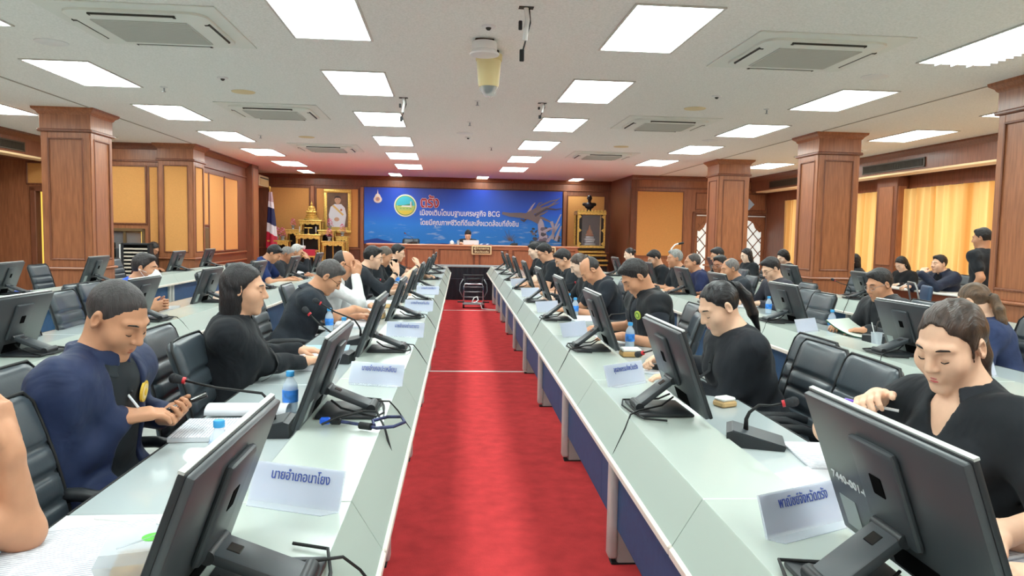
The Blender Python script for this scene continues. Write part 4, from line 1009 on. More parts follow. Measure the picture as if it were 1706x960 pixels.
def person(label, head, face, pitch=20, roll=0, body_rz=None, lean=18, nb=18, step=.009, skin='mid', shirt=((34, 36, 40), 'short', 'polo'), pants=(30, 32, 38),
           hair=('short', (28, 26, 28)), hands=None, sc=1.0, fat=1.0, glasses=None, jacket=None, standing=False, extras=None, lips=None, mask=False, side=0, female=False, hipz=None, badge=None, vest=None, watch=None):
    """head: world centre of the head; face: world heading of the face in radians; body_rz: heading of the torso (0 = +y)"""
    brz = face if body_rz is None else body_rz
    ln, nbr = math.radians(lean), math.radians(nb)
    pz = hipz if hipz else (.93*sc if standing else .59)
    nl = .150*sc
    T = (head[2]-nl*math.cos(ln+nbr)-pz)/math.cos(ln)
    offy = T*math.sin(ln)+nl*math.sin(ln+nbr)
    c_, s_ = math.cos(brz), math.sin(brz)
    sd = math.radians(side)
    offx = T*math.sin(sd)
    wx, wy = head[0]-(offx*c_-offy*s_), head[1]-(offx*s_+offy*c_)
    root = thing('person', label, 'person', (wx, wy, 0), brz)
    P = V3(0, 0, pz); N = V3(offx, T*math.sin(ln), pz+T*math.cos(ln)); H = V3(offx, offy, head[2])
    up = nrm(N-P); fw = nrm(np.cross(up, V3(1, 0, 0)))*1.0; fw = nrm(V3(0, up[2], -up[1])); rt = V3(1, 0, 0)
    sw = .178*sc*(0.90 if female else 1.0)*(1+.25*(fat-1))
    SH = {sx: N - up*.055*sc + rt*sx*sw + fw*.01 for sx in (-1, 1)}
    # hands: {1: (palm xyz local, dir, curl, pole)}; default resting on the desk
    dz = .765
    if hands is None: hands = {}
    HD = {}
    for sx in (-1, 1):
        h = hands.get(sx, 'desk')
        if h == 'desk': h = dict(at=(sx*.13, offy+.20, dz), dir=(-sx*.55, .8, -.05), curl=.35)
        if h == 'down': h = dict(at=(sx*.25, .04, pz-.16), dir=(0, .1, -1), curl=.4, palm=(-sx, 0, 0), pole=(sx*.1, -1, 0))
        if h == 'lap': h = dict(at=(sx*.10, .30, pz+.10), dir=(-sx*.4, 1, -.1), curl=.4)
        if 'w' in h:
            dx_, dy_ = h['w'][0]-wx, h['w'][1]-wy; h = dict(h, at=(dx_*c_+dy_*s_, -dx_*s_+dy_*c_, h['w'][2]))
        if 'we' in h:
            dx_, dy_ = h['we'][0]-wx, h['we'][1]-wy; h = dict(h, elbow=(dx_*c_+dy_*s_, -dx_*s_+dy_*c_, h['we'][2]))
        at, d = np.array(h['at'], float), nrm(np.array(h['dir'], float))
        up_n = np.array(h.get('palm', (0, 0, -1)), float)          # direction the palm faces
        pn = nrm(up_n-d*(up_n @ d)); la = np.cross(d, -pn)*1.0         # lateral axis
        wr = at-d*.075*sc
        S = SH[sx]; ua, fa = .285*sc, .25*sc
        v = wr-S; L = np.linalg.norm(v)
        if L > (ua+fa)*.985: wr = S+v/L*(ua+fa)*.985; v = wr-S; L = np.linalg.norm(v); at = wr+d*.075*sc
        a = (ua*ua-fa*fa+L*L)/(2*L); hh = math.sqrt(max(ua*ua-a*a, 1e-6))
        pole = np.array(h.get('pole', (sx*.75, -.55, -.8)), float); pl = pole-(v/L)*(pole @ (v/L)); pl = nrm(pl)
        E = S+v/L*a+pl*hh
        if 'elbow' in h: E = np.array(h['elbow'], float)
        thumb = h.get('thumb', -sx)
        HD[sx] = (S, E, wr, at, d, pn, la, h.get('curl', .35), thumb, h.get('spread', 1.0))
    Rh = rotm('Z', face-brz) @ rotm('X', -math.radians(pitch)) @ rotm('Y', math.radians(roll))
    hs = sc*(.965 if female else 1.0)
    def hp(*p): return H+Rh @ (np.array(p, float)*hs)
    Rt = np.stack([rt, fw, up], 1)
    ft = fat
    def torso(F, g=0.0, k=.06, neck=True):
        F.ell(P+up*.02, (.165*ft*sc+g, .125*ft*sc+g, .13*sc+g), Rt, k)
        F.ell(P+up*T*.38+fw*.012, (.145*ft*sc+g, .112*ft*sc+g, .16*sc+g), Rt, k)
        F.ell(P+up*T*.68, (.160*(.4+.6*ft)*sc+g, .115*(.5+.5*ft)*sc+g, .17*sc+g), Rt, k)
        if female: 
            for sx in (-1, 1): F.ell(P+up*T*.66+fw*.085+rt*sx*.065, (.062+g, .06+g, .062+g), Rt, .05)
        F.cap(SH[-1]*.92+N*.08-up*.01, SH[1]*.92+N*.08-up*.01, (.056 if female else .062)*sc+g, None, k)
        if neck: F.cap(N-up*.07, N+up*.015, .075*sc, .050*sc, .05)
        else: F.cap(N-up*.10, N-up*.06, .085*sc+g, .068*sc+g, .05)
    def arms(F, g=0.0, upto=2.0, k=.025, only=None):
        for sx, (S, E, W, at, d, pn, la, cu, th, spd) in HD.items():
            ar = .047 if female else .053
            if upto <= 1: F.cap(S, S+(E-S)*upto, ar*sc*(.6+.4*ft)+g, .046*sc+g+(.007 if g else 0), .06)
            else:
                F.cap(S, E, ar*sc*(.6+.4*ft)+g, .041*sc+g, .06); F.cap(E, E+(W-E)*(upto-1), .042*sc+g, (.042+( .027-.042)*(upto-1))*sc+g, k)
    def headf(F):
        F.cap(N-up*.03, hp(0, -.028, -.055), .056*sc*(.92 if female else 1.0), .056*hs*(.9 if female else 1.0), .035)
        F.ell(hp(0, -.016, .028), (.073*hs, .092*hs, .086*hs), Rh, .03)
        F.ell(hp(0, .022, -.028), (.061*hs, .068*hs, .082*hs), Rh, .03)
        F.ell(hp(0, .032, -.072), (.046*hs, .048*hs, .040*hs), Rh, .025)
        F.cap(hp(-.010, .068, -.104), hp(.010, .068, -.104), .015*hs, None, .02)
        for sx in (-1, 1):
            F.ell(hp(sx*.042, .052, -.028), (.026*hs, .028*hs, .03*hs), Rh, .025)
            F.cap(hp(sx*.012, .080, .026), hp(sx*.042, .066, .026), .012*hs, .010*hs, .014)
        for sx in (-1, 1):
            F.ell(hp(sx*.031, .092, .004), (.017*hs, .014*hs, .012*hs), Rh, .012, sub=True)
            F.ell(hp(sx*.031, .071, .003), (.0145*hs, .0135*hs, .0125*hs), Rh, .004)
        F.cap(hp(0, .083, .016), hp(0, .103, -.024), .0085*hs, .0125*hs, .010)
        for sx in (-1, 1): F.ell(hp(sx*.012, .094, -.029), (.0085*hs, .010*hs, .0075*hs), Rh, .006)
        F.cap(hp(-.017, .082, -.058), hp(.017, .082, -.058), .0075*hs, None, .008)
        F.cap(hp(-.015, .081, -.069), hp(.015, .081, -.069), .0080*hs, None, .007)
        for sx in (-1, 1):
            Re = Rh @ rotm('Z', -sx*.35) @ rotm('X', -.15)
            F.ell(hp(sx*.078, -.012, -.002), (.010*hs, .020*hs, .032*hs), Re, .006)
            F.ell(hp(sx*.084, -.006, .001), (.006*hs, .011*hs, .019*hs), Re, .004, sub=True)
    def handf(F):
        for sx, (S, E, W, at, d, pn, la, cu, th, spd) in HD.items():
            h = sc*(.96 if female else 1.07)
            Rm = np.stack([la, d, -pn], 1)
            F.box(W+d*.052*h, (.029*h, .036*h, .004*h), .011*h, Rm, .012)
            F.cap(W-d*.01, W+d*.03*h, .026*h, .024*h, .02)
            for i, (o, ln_) in enumerate(((-.031, .068), (-.0105, .078), (.0105, .073), (.031, .056))):
                o2 = o*th*-1
                b = W+d*.092*h+la*o2*h; a = cu*.5; dd = nrm(d+la*o2*2.2*(spd-.6)); L_ = ln_*h
                for f_, r0, r1 in ((.46, .0092, .0086), (.30, .0086, .0078), (.24, .0078, .0066)):
                    dv = nrm(dd*math.cos(a)+pn*math.sin(a)); e = b+dv*L_*f_
                    F.cap(b, e, r0*h, r1*h, .004); b = e; a += cu*1.15
            tb = W+d*.028*h+la*th*.030*h; m1 = tb+nrm(d*.8+la*th*.75+pn*.25)*.042*h; m2 = m1+nrm(d*1.0+la*th*.15+pn*.35)*.034*h
            F.cap(W+d*.02*h, tb, .016*h, .015*h, .012); F.cap(tb, m1, .0135*h, .0108*h, .008); F.cap(m1, m2, .0105*h, .0085*h, .004)
    pts = [P-.2, P+.2, N, hp(.11, .13, .14), hp(-.11, -.13, -.13), hp(-.11, .13, .14), hp(.11, -.13, .14)]
    for v in HD.values(): pts += [v[0]+.09, v[0]-.09, v[1]+.08, v[1]-.08, v[3]+.13, v[3]-.13]
    pts = np.array(pts); lo, hi = pts.min(0)-.03, pts.max(0)+.03
    # ---- body
    F = Field(lo, hi, step); torso(F); headf(F); arms(F); handf(F)
    BP, BQ = F.mesh()
    # ---- shirt
    sc_, sl, col = shirt
    cstep = max(step*1.35, .008)
    Fc = Field(lo-.03, hi+.03, cstep)
    def layer(F, g, sleeve, collar, slot=None):
        torso(F, g, neck=False)
        if not standing:
            for sx in (-1, 1): F.cap(P+V3(sx*.085, 0, -.01), P+V3(sx*.10, .16, -.03), .10*sc*ft+g, .085*sc+g, .05)
        if collar == 'vneck': F.cap(N+fw*.075-up*.03, N+fw*.125-up*.095, .044, .010, .016, sub=True)
        if slot: slot(F)
        if sleeve: arms(F, g, {'short': .62, 'long': 1.98, '34': 1.55, 'none': .12}[sleeve])
        F.wrinkle(.0036 if step > .006 else .0050, seed=(sum(map(ord, label)) % 97)*.13, f=38)
        nc = N+up*.012
        if collar == 'band': F.collar(nc-up*.012+fw*.004, Rt, .058*sc+g, .040, .12, .007, .25, 1.06)
        elif collar == 'vneck':
            pass
        elif collar == 'round': F.collar(nc-up*.02, Rt, .058*sc+g, .012, .3, .006, 0, 1.06)
    layer(Fc, .010, sl, col)
    CP, CQ = Fc.mesh()
    # hide: sample cloth distance at body vertices
    idx = np.clip(np.round((BP-Fc.lo)/Fc.st).astype(int), 0, Fc.n-1)
    hid = Fc.D[idx[:, 0], idx[:, 1], idx[:, 2]] < -.016
    R_, Q_, T_ = cluster(BP, BQ, hid, step*4.5)
    np_obj('body', R_, Q_, skin_mat(skin), root, T_)
    nm = {'vneck': 'shirt', 'polo': 'polo_shirt'}.get(col, 'shirt')
    np_obj(nm, CP, CQ, cloth_mat(sc_), root)
    if col in ('polo', 'shirt', 'vneck') and step < .0062:
        qs = np.linspace(.52 if col != 'shirt' else .15, .84 if col != 'vneck' else .74, 9); rows_ = []
        for q in qs:
            c0 = P+up*T*q; rel = CP-c0; m_ = (np.abs(rel @ rt) < .02) & (np.abs(rel @ up) < .012)
            if m_.any(): rows_.append(c0+fw*((rel[m_] @ fw).max()+.0015))
        if len(rows_) > 3:
            pk = B(); V_ = [[pk.b.verts.new(r+rt*e*.015-fw*abs(e)*.0015) for e in (-1, 0, 1)] for r in rows_]
            for A_, C_ in zip(V_, V_[1:]):
                for k_ in (0, 1): pk.b.faces.new((A_[k_], A_[k_+1], C_[k_+1], C_[k_]))
            obj('placket', pk, cloth_mat(tuple(int(v*.9) for v in sc_)), root, 'all')
            for r in rows_[1::3]: obj('button', B().ball(r+fw*.001, .0052, 8), RUBBER, root, True)
    if col in ('polo', 'shirt', 'vneck'):
        # turned-down collar: a leaf that falls from the neck onto the shoulders, open at the throat
        ax_ = nrm(.55*up+.45*nrm(hp(0, -.028, -.055)-(N-up*.03))); fy = nrm(fw-ax_*(fw @ ax_)); fx = np.cross(fy, ax_); Rc = np.stack([fx, fy, ax_], 1)
        c0 = N+fw*.004-up*.004; Fo = Field(c0-.15, c0+.15, min(max(step, .005), .0075))
        full = (slice(0, int(Fo.n[0])), slice(0, int(Fo.n[1])), slice(0, int(Fo.n[2])))
        x, y, z = Fo.loc(full, c0, Rc); rho = np.sqrt(x**2+(y*.94)**2); k_ = .93 if female else 1.0
        ang = np.arctan2(np.abs(x), y); gap = {'polo': .30, 'shirt': .20, 'vneck': .50}[col]
        drop = .012*np.exp(-((ang-gap-.12)/.35)**2)                    # collar points hang lower in front
        r0_, z0_, r1_, z1_ = .0665*sc*k_, .034, (.106 if col != 'shirt' else .098)*sc*k_, -.016-drop
        dr, dz_ = r1_-r0_, z1_-z0_; t_ = np.clip(((rho-r0_)*dr+(z-z0_)*dz_)/(dr*dr+dz_*dz_), 0, 1)
        dd = np.sqrt((rho-r0_-t_*dr)**2+(z-z0_-t_*dz_)**2)-.0048
        Fo.D = np.maximum(dd, (gap+.10*t_-ang)*.07).astype(F4)
        OP, OQ = Fo.mesh()
        if len(OQ): np_obj('collar', OP, OQ, cloth_mat(tuple(min(255, int(v*1.12+3)) for v in sc_)), root)
    # ---- jacket (open at the front)
    if jacket:
        Fj = Field(lo-.05, hi+.05, cstep)
        w_ = jacket.get('open', .055)
        def slot(F):
            F.box(N+fw*.20-up*.30, (w_, .13, .30), .02, Rt, .012, sub=True)
            F.cap(N+fw*.10+up*.02, N+fw*.20-up*.16, .055, .04, .012, sub=True)
        layer(Fj, .022, jacket.get('sleeve', 'long'), jacket.get('collar', 'band'), slot)
        JP, JQ = Fj.mesh(); np_obj(jacket.get('name', 'jacket'), JP, JQ, cloth_mat(jacket['col'], .6), root)
    # ---- trousers and shoes
    st2 = .014 if step < .012 else .018
    if standing: legs = [(V3(sx*.09, 0, pz-.02), V3(sx*.10, .02, .49*sc), V3(sx*.10, -.01, .09)) for sx in (-1, 1)]
    else: legs = [(V3(sx*.09, .0, pz-.02), V3(sx*.12, .41, .50), V3(sx*.12, .36, .10)) for sx in (-1, 1)]
    Ft = Field(V3(-.3, -.25, .03), V3(.3, .62, pz+.16), st2)
    Ft.ell(P, (.172*ft, .135*ft, .12), None, .05)
    for a, b_, c2 in legs: Ft.cap(a, b_, .09*sc*ft, .066*sc, .04); Ft.cap(b_, c2, .066*sc, .05*sc, .03)
    PP, PQ = Ft.mesh(); np_obj('trousers', PP, PQ, cloth_mat(pants), root)
    Fs = Field(V3(-.25, -.15, 0), V3(.25, .66, .18), .014)
    for a, b_, c2 in legs: Fs.cap(c2+V3(0, -.02, -.045), c2+V3(0, .17, -.06), .042, .034, .02); Fs.cap(c2, c2+V3(0, 0, -.03), .046, .046, .02)
    Fs.box(V3(0, .2, -.1), (.5, .6, .1), 0, None, 0, sub=True)
    SP, SQ = Fs.mesh(); np_obj('shoes', SP, SQ, BLACKP, root)
    # ---- hair
    style, hc = hair[0], hair[1]
    hst = min(step, .0065); 
    hm = hair_mat(hc, style in ('ponytail', 'longpony', 'bun'))
    if style != 'none':
        long_ = style in ('long', 'bob', 'ponytail', 'longpony', 'bun')
        Fh = Field(hp(0, 0, 0)-(.17 if not long_ else .34), hp(0, 0, 0)+(.17 if not long_ else .2), hst)
        full = (slice(0, int(Fh.n[0])), slice(0, int(Fh.n[1])), slice(0, int(Fh.n[2])))
        lx, ly, lz = (v/F4(hs) for v in Fh.loc(full, H, Rh))
        def E_(c, r):
            x, y, z = lx-F4(c[0]), ly-F4(c[1]), lz-F4(c[2])
            k0 = np.sqrt((x/r[0])**2+(y/r[1])**2+(z/r[2])**2); k1 = np.sqrt((x/r[0]**2)**2+(y/r[1]**2)**2+(z/r[2]**2)**2)+1e-6
            return (k0*(k0-1)/k1).astype(F4)
        def sm(a_, b2, k):
            h = np.clip(.5+.5*(a_-b2)/k, 0, 1); return a_*(1-h)+b2*h-k*h*(1-h)
        jag = .0035*np.sin(95*lx+50*lz+1.3*len(label))*np.sin(70*lz-40*lx)
        g = {'buzz': .0028, 'short': .006, 'bald': .004, 'receding': .005, 'long': .010, 'bob': .012}.get(style, .006)
        Dh = E_((0, -.020, .030), (.0735+g, .091+g, .0865+g))
        if style == 'short':
            Dh = sm(Dh, E_((0, -.014, .054), (.068, .085, .074)), .02)
            Dh = sm(Dh, E_((.012, .040, .096), (.046, .036, .022)), .02)
        if style in ('long', 'bob'):
            zl = .17 if style == 'long' else .105
            Dh = sm(Dh, E_((0, -.040, -.055 if style == 'long' else -.02), (.090, .070, zl)), .03)
        tied = style in ('ponytail', 'longpony', 'bun')
        if style in ('long', 'bob'): yb = np.where(lz > 0, .006+.75*lz, .006+.02*lz) if style == 'long' else np.where(lz > 0, .02+.6*lz, .02)
        else: yb = np.where(lz > 0, (.004 if tied else .010)+(.75)*lz, .010+1.25*lz)
        Dh = np.maximum(Dh, (ly-yb+jag)*.8)
        if style == 'bald': Dh = np.maximum(np.maximum(Dh, (lz-.060+.95*(ly+.03))*.75), ly-.03)
        top = {'buzz': (.076, -.012, .088), 'receding': (.078, .0, .098), 'bald': (.078, .0, .11)}.get(style, (.080, -.010, .101) if tied else (.080, -.016, .095))
        Dh = np.maximum(Dh, -(E_((0, top[0], top[1]), (.060 if style != 'receding' else .056, .080 if style != 'receding' else .10, top[2]))+jag*.6))
        if style == 'receding': Dh = np.maximum(Dh, -E_((0, .05, .12), (.045, .075, .03)))
        if style not in ('long', 'bob'): Dh = np.maximum(Dh, -.072-lz)
        amp = {'short': .0026, 'receding': .0014, 'buzz': .0006, 'bald': .0008}.get(style, .0016)
        if style in ('short', 'receding', 'buzz', 'bald'): Dh = Dh+amp*np.sin(120*lx+18*np.sin(30*lz))*np.sin(105*ly+14*np.sin(33*lx+1))+amp*.7*np.sin(60*lx-50*ly+20*lz)
        elif style in ('long', 'bob'): Dh = Dh+.0016*np.sin(170*lx+6*np.sin(20*lz))*np.clip(1-lz*6, .2, 1)+.0012*np.sin(150*ly+5*np.sin(20*lz))
        else: Dh = Dh+amp*np.sin(190*lx+7*np.sin(18*ly))
        Fh.D = (Dh*hs).astype(F4)
        if style == 'ponytail':
            q = [hp(0, -.098, .045), hp(0, -.132, .04), hp(.0, -.150, -.03), hp(0, -.146, -.12), hp(.005, -.138, -.22)]
            for i, (r0, r1) in enumerate(((.018, .020), (.022, .028), (.028, .025), (.025, .007))): Fh.cap(q[i], q[i+1], r0*hs, r1*hs, .012)
        if style == 'longpony':
            q = [hp(0, -.092, .0), hp(0, -.122, -.02), hp(.0, -.120, -.10), hp(0, -.108, -.17), hp(.0, -.10, -.25)]
            for i, (r0, r1) in enumerate(((.022, .026), (.028, .034), (.034, .030), (.030, .008))): Fh.cap(q[i], q[i+1], r0*hs, r1*hs, .012)
            for sx in (-1, 1): Fh.cap(hp(sx*.070, .016, .03), hp(sx*.073, .020, -.03), .005*hs, .003*hs, .012)
        if style == 'bun': Fh.ell(hp(0, -.115, .02), (.036*hs, .034*hs, .036*hs), Rh, .012)
        HP, HQ = Fh.mesh()
        if len(HQ): np_obj('hair', HP, HQ, hm, root)
        if style in ('ponytail', 'longpony'):
            a, b2 = (hp(0, -.112, .047), hp(0, -.124, .045)) if style == 'ponytail' else (hp(0, -.106, -.006), hp(0, -.116, -.014))
            obj('hair_tie', B().cyl(a, b2, .027*hs, n=16), RUBBER, root, True)
    # ---- face details
    dk = hair_mat((30, 26, 26)) if hc[0] < 90 else hair_mat((92, 86, 82))
    eb = None
    for sx in (-1, 1):
        obj('eyebrow', B().tube([hp(sx*.013, .0895, .0265), hp(sx*.028, .0880, .0315), hp(sx*.044, .0765, .0285), hp(sx*.050, .069, .023)], .0026*hs, 5, radii=[.0018, .0030, .0024, .0010]), dk, root, 'all')
        lid = -.0045 if pitch > 8 else .001
        obj('eyelash', B().tube([hp(sx*.0185, .0795, lid-.001), hp(sx*.025, .0845, lid-.0035), hp(sx*.033, .0850, lid-.004), hp(sx*.040, .0805, lid-.002), hp(sx*.0455, .0735, lid+.001)], .0013*hs, 5, radii=[.0009, .0014, .0016, .0015, .0008]), hair_mat((22, 18, 18)), root, 'all')
    lm = LIPM[lips or skin]
    if not mask:
        obj('lips', B().tube([hp(-.021, .0795, -.0628), hp(-.010, .0876, -.0598), hp(0, .0890, -.0605), hp(.010, .0876, -.0598), hp(.021, .0795, -.0628)], .004, 6, radii=[.0012, .0034, .0036, .0034, .0012])
            .tube([hp(-.020, .0795, -.0635), hp(-.009, .0870, -.0688), hp(0, .0880, -.0695), hp(.009, .0870, -.0688), hp(.020, .0795, -.0635)], .004, 6, radii=[.001, .0042, .0048, .0042, .001]), lm, root, 'all')
    if glasses:
        gm = BLACKG if glasses == 'dark' else STEEL
        g = B()
        for sx in (-1, 1):
            g.tube([hp(sx*(.033+.023*math.cos(a)), .1005-.006*abs(math.cos(a)) - .006, .000+.017*math.sin(a)) for a in [i*PI/8 for i in range(16)]], .0015, 5, closed=True)
            g.tube([hp(sx*.056, .090, .006), hp(sx*.077, .03, .010), hp(sx*.080, -.012, .006), hp(sx*.078, -.028, -.012)], .0015, 5)
        g.tube([hp(-.010, .098, .004), hp(0, .101, .006), hp(.010, .098, .004)], .0014, 5)
        obj('glasses', g, gm, root)['kind'] = 'stuff'
    if mask:
        mk = Field(hp(0, .06, -.06)-.13, hp(0, .06, -.06)+.13, .006)
        mk.ell(hp(0, .045, -.052), (.068*hs, .075*hs, .062*hs), Rh, 0); mk.cap(hp(0, .08, -.010), hp(0, .112, -.05), .014, .016, .03); mk.cap(hp(0, .112, -.05), hp(0, .085, -.10), .014, .018, .03)
        n = Rh @ nrm(V3(0, -1, .15)); q = hp(0, .048, -.05); X, Y, Z = mk.ax[0][:, None, None], mk.ax[1][None, :, None], mk.ax[2][None, None, :]
        mk.D = np.maximum(mk.D, ((X-q[0])*n[0]+(Y-q[1])*n[1]+(Z-q[2])*n[2]).astype(F4))
        MP, MQ = mk.mesh(); np_obj('face_mask', MP, MQ, mat('mask_white', (238, 240, 242), .8), root)
        st = B()
        for sx in (-1, 1):
            for z in (-.03, -.085): st.tube([hp(sx*.062, .055, z), hp(sx*.078, .015, z*.6), hp(sx*.084, -.022, -.005)], .0018, 5)
        obj('mask_strap', st, WHITEP, root)['kind'] = 'stuff'
    if badge:
        q = P+up*T*.80+fw*.12+rt*badge[0]*.085
        # find the cloth front at that height
        bp_ = P+up*T*.76+rt*badge[0]*.085
        base_ = CP if not jacket else JP
        dist = np.abs((base_-bp_) @ rt)+np.abs((base_-bp_) @ up); near_ = base_[dist < .02]
        dpt = ((near_-bp_) @ fw).max() if len(near_) else .12
        q = bp_+fw*(dpt+.002); M = Matrix([[rt[0], up[0], fw[0], q[0]], [rt[1], up[1], fw[1], q[1]], [rt[2], up[2], fw[2], q[2]], [0, 0, 0, 1]])
        M = M @ Matrix.Rotation(.25*badge[0], 4, 'Y')
        o = obj('badge', B().cyl((0, 0, -.004), (0, 0, .003), badge[1], n=24).xf(M), mat('badge_%d' % badge[2][0], badge[2], .6), root)
        obj('badge_emblem', B().cyl((0, 0, .003), (0, 0, .0045), badge[1]*.72, n=20).xf(M), mat('badge_in_%d' % badge[3][0], badge[3], .6), o)
        obj('badge_emblem', B().ball((0, -.001, .005), badge[1]*.34, 10, (1, 1.2, .3)).xf(M), mat('badge_%d' % badge[2][0], badge[2], .6), o)
    if watch:
        S, E, W = HD[watch][:3]; q = W-(W-E)/np.linalg.norm(W-E)*.025; d = nrm(W-E)
        obj('watch', B().cyl(q-d*.011, q+d*.011, .0335*sc, n=18), BLACKG, root, True)
    root['_h'] = 0
    del root['_h']
    info = dict(root=root, hands=HD, hp=hp, loc=(wx, wy), rz=brz, N=N, up=up, fw=fw, P=P, T=T)
    return info
def toworld(info, p):
    c, s = math.cos(info['rz']), math.sin(info['rz'])
    return (info['loc'][0]+p[0]*c-p[1]*s, info['loc'][1]+p[0]*s+p[1]*c, p[2])
# ---- everyone in the room (head centre in world coordinates; heading 0 = away from the camera, +pi/2 = to the left of the picture)
RT, LT = -PI/2, PI/2
BLK = (33, 36, 41); NEAR, MID, FAR = .0048, .007, .0095
def seat(info, label, rz, back=.07, g='black leather conference chairs', z=0):
    c, s = math.cos(rz), math.sin(rz)
    return chair(info['loc'][0]-s*back, info['loc'][1]+c*back, rz, label, g, z)
def desk_hands(y=.20, x=.12, z=.765, curl=.35): return {sx: dict(at=(sx*x, y, z), dir=(-sx*.5, .85, -.05), curl=curl) for sx in (-1, 1)}
EVERY = {}
# left of the aisle
p = person('person resting a bare bent arm on the desk in the near left corner', (-1.22, 1.40, 1.20), RT, pitch=10, lean=14, step=.006, skin='tan', shirt=(BLK, 'short', 'polo'),
           hands={1: dict(w=(-.985, 1.62, 1.03), we=(-.955, 1.645, .765), dir=(-.1, -.3, 1), curl=1.2, palm=(0, -1, -.2)), -1: dict(at=(-.10, .36, .79), dir=(.4, .9, 0), curl=.4)})
seat(p, 'black leather chair under the person with the bare forearm', RT)
p = person('man in a navy bomber jacket with a round yellow crest looking down at a phone', (-1.08, 2.39, 1.15), RT-.30, body_rz=RT-.12, pitch=30, lean=8, nb=22, step=NEAR, skin='tan', shirt=((38, 43, 48), 'short', 'polo'),
           hair=('buzz', (58, 54, 55)), jacket=dict(col=(37, 48, 80), collar='band', open=.05), badge=(-1, .036, (226, 190, 70), (236, 214, 160)), fat=1.04,
           hands={1: dict(w=(-1.00, 2.38, .845), dir=(-.55, .8, .05), curl=.42, palm=(-.2, .2, -1), spread=1.2), -1: dict(w=(-.97, 2.55, .80), dir=(.45, .85, .1), curl=.9, palm=(.6, 0, .8))})
EVERY['B'] = p; seat(p, 'black leather chair under the man in the navy bomber jacket', RT)
p = person('long-haired woman in a black long-sleeved blouse sitting upright', (-1.0, 3.49, 1.16), RT+.05, body_rz=RT+.10, pitch=6, lean=8, nb=12, step=.0055, skin='mid', female=True, shirt=((30, 33, 38), 'long', 'shirt'), hair=('long', (34, 31, 34)), fat=1.05,
           hands={1: dict(w=(-.74, 3.80, .778), dir=(-.75, .7, 0), curl=.35), -1: dict(w=(-.80, 4.02, .79), dir=(.0, 1, -.05), curl=.55)})
seat(p, 'black leather chair under the long-haired woman', RT, .03)
p = person('man in glasses and a black polo shirt reaching across his papers', (-.96, 5.46, 1.10), RT+.05, body_rz=RT+.1, pitch=38, lean=24, nb=24, step=.006, skin='tan', shirt=((40, 46, 54), 'short', 'polo'), hair=('short', (74, 70, 70)), glasses='dark', fat=1.1,
           hands={1: dict(w=(-.74, 5.72, .83), dir=(-.3, 1, -.15), curl=.6), -1: dict(w=(-.72, 5.85, .77), dir=(.3, 1, 0), curl=.4)})
seat(p, 'black leather chair under the man in glasses who reaches forward', RT)
p = person('bald man in a loose white shirt leaning his forehead on his hand', (-1.0, 6.44, 1.15), RT+.05, pitch=28, lean=18, nb=20, step=MID, skin='tan', shirt=((226, 228, 230), 'long', 'shirt'), hair=('bald', (52, 50, 52)), glasses='dark',
           hands={1: dict(w=(-.875, 6.36, 1.13), we=(-.84, 6.22, .85), dir=(-.3, .2, .9), curl=.9, palm=(-.5, -.6, 0)), -1: dict(at=(-.16, .50, .775), dir=(.5, .8, 0), curl=.4)})
seat(p, 'black leather chair under the bald man in the white shirt', RT)
p = person('young man in a dark jacket and glasses talking on a phone', (-.93, 7.96, 1.16), RT+.05, pitch=14, lean=20, nb=18, step=MID, skin='light', shirt=((40, 44, 50), '34', 'shirt'), hair=('short', (28, 27, 30)), glasses='steel', badge=(-1, .016, (225, 225, 225), (240, 240, 240)),
           hands={1: dict(at=(.085, .50, 1.08), dir=(-.15, -.1, 1), curl=.9, palm=(-.6, -.7, 0), pole=(.4, .2, -1)), -1: dict(at=(-.10, .58, .78), dir=(.4, .9, 0), curl=.4)}, watch=1)
EVERY['F'] = p; seat(p, 'black leather chair under the man on the phone', RT)
p = person('man with cropped brown hair looking down beyond the man on the phone', (-.93, 9.2, 1.14), RT, pitch=30, lean=20, step=MID, skin='tan', shirt=(BLK, 'short', 'polo'), hair=('buzz', (92, 82, 74)), hands=desk_hands(.55))
seat(p, 'black leather chair under the man with cropped brown hair', RT)
p = person('black-haired man propping his chin at the far end of the left desks', (-.90, 10.73, 1.14), RT+.05, pitch=16, lean=20, step=MID, skin='light', shirt=((38, 44, 50), 'short', 'polo'), hair=('short', (26, 26, 28)), glasses='dark',
           hands={1: dict(at=(.06, .52, 1.03), dir=(-.3, -.3, .9), curl=1.1, palm=(-.5, -.8, 0), pole=(.3, .3, -1)), -1: dict(at=(-.10, .72, .80), dir=(.3, .9, .1), curl=.6)}, watch=1)
seat(p, 'black leather chair under the man propping his chin', RT)
# second left row
p = person('man in a bright blue shirt and white face mask with clasped hands', (-2.62, 6.31, 1.10), RT+.05, pitch=8, lean=16, nb=18, step=MID, skin='tan', shirt=((44, 84, 190), 'short', 'polo'), hair=('short', (48, 44, 46)), mask=True,
           hands={1: dict(w=(-2.50, 6.28, .79), dir=(-.45, .85, .2), curl=.9, palm=(-.8, 0, .2)), -1: dict(w=(-2.48, 6.34, .79), dir=(.45, .85, .2), curl=.9, palm=(.8, 0, .2))})
seat(p, 'black leather chair under the man with the face mask', RT)
p = person('black-haired man in a navy polo shirt bending over his desk at the far left', (-2.55, 10.26, 1.11), RT, pitch=38, lean=26, nb=24, step=FAR, skin='tan', shirt=((34, 50, 96), 'short', 'polo'), hair=('short', (30, 30, 34)), hands=desk_hands(.62))
seat(p, 'black leather chair under the man in the navy polo shirt', RT)
p = person('grey-cropped man in dark clothes beside the navy polo shirt', (-2.6, 11.28, 1.07), RT, pitch=30, lean=20, step=FAR, skin='deep', shirt=((42, 44, 50), 'long', 'shirt'), hair=('buzz', (128, 124, 122)), hands=desk_hands(.55))
seat(p, 'black leather chair under the grey-cropped man', RT)
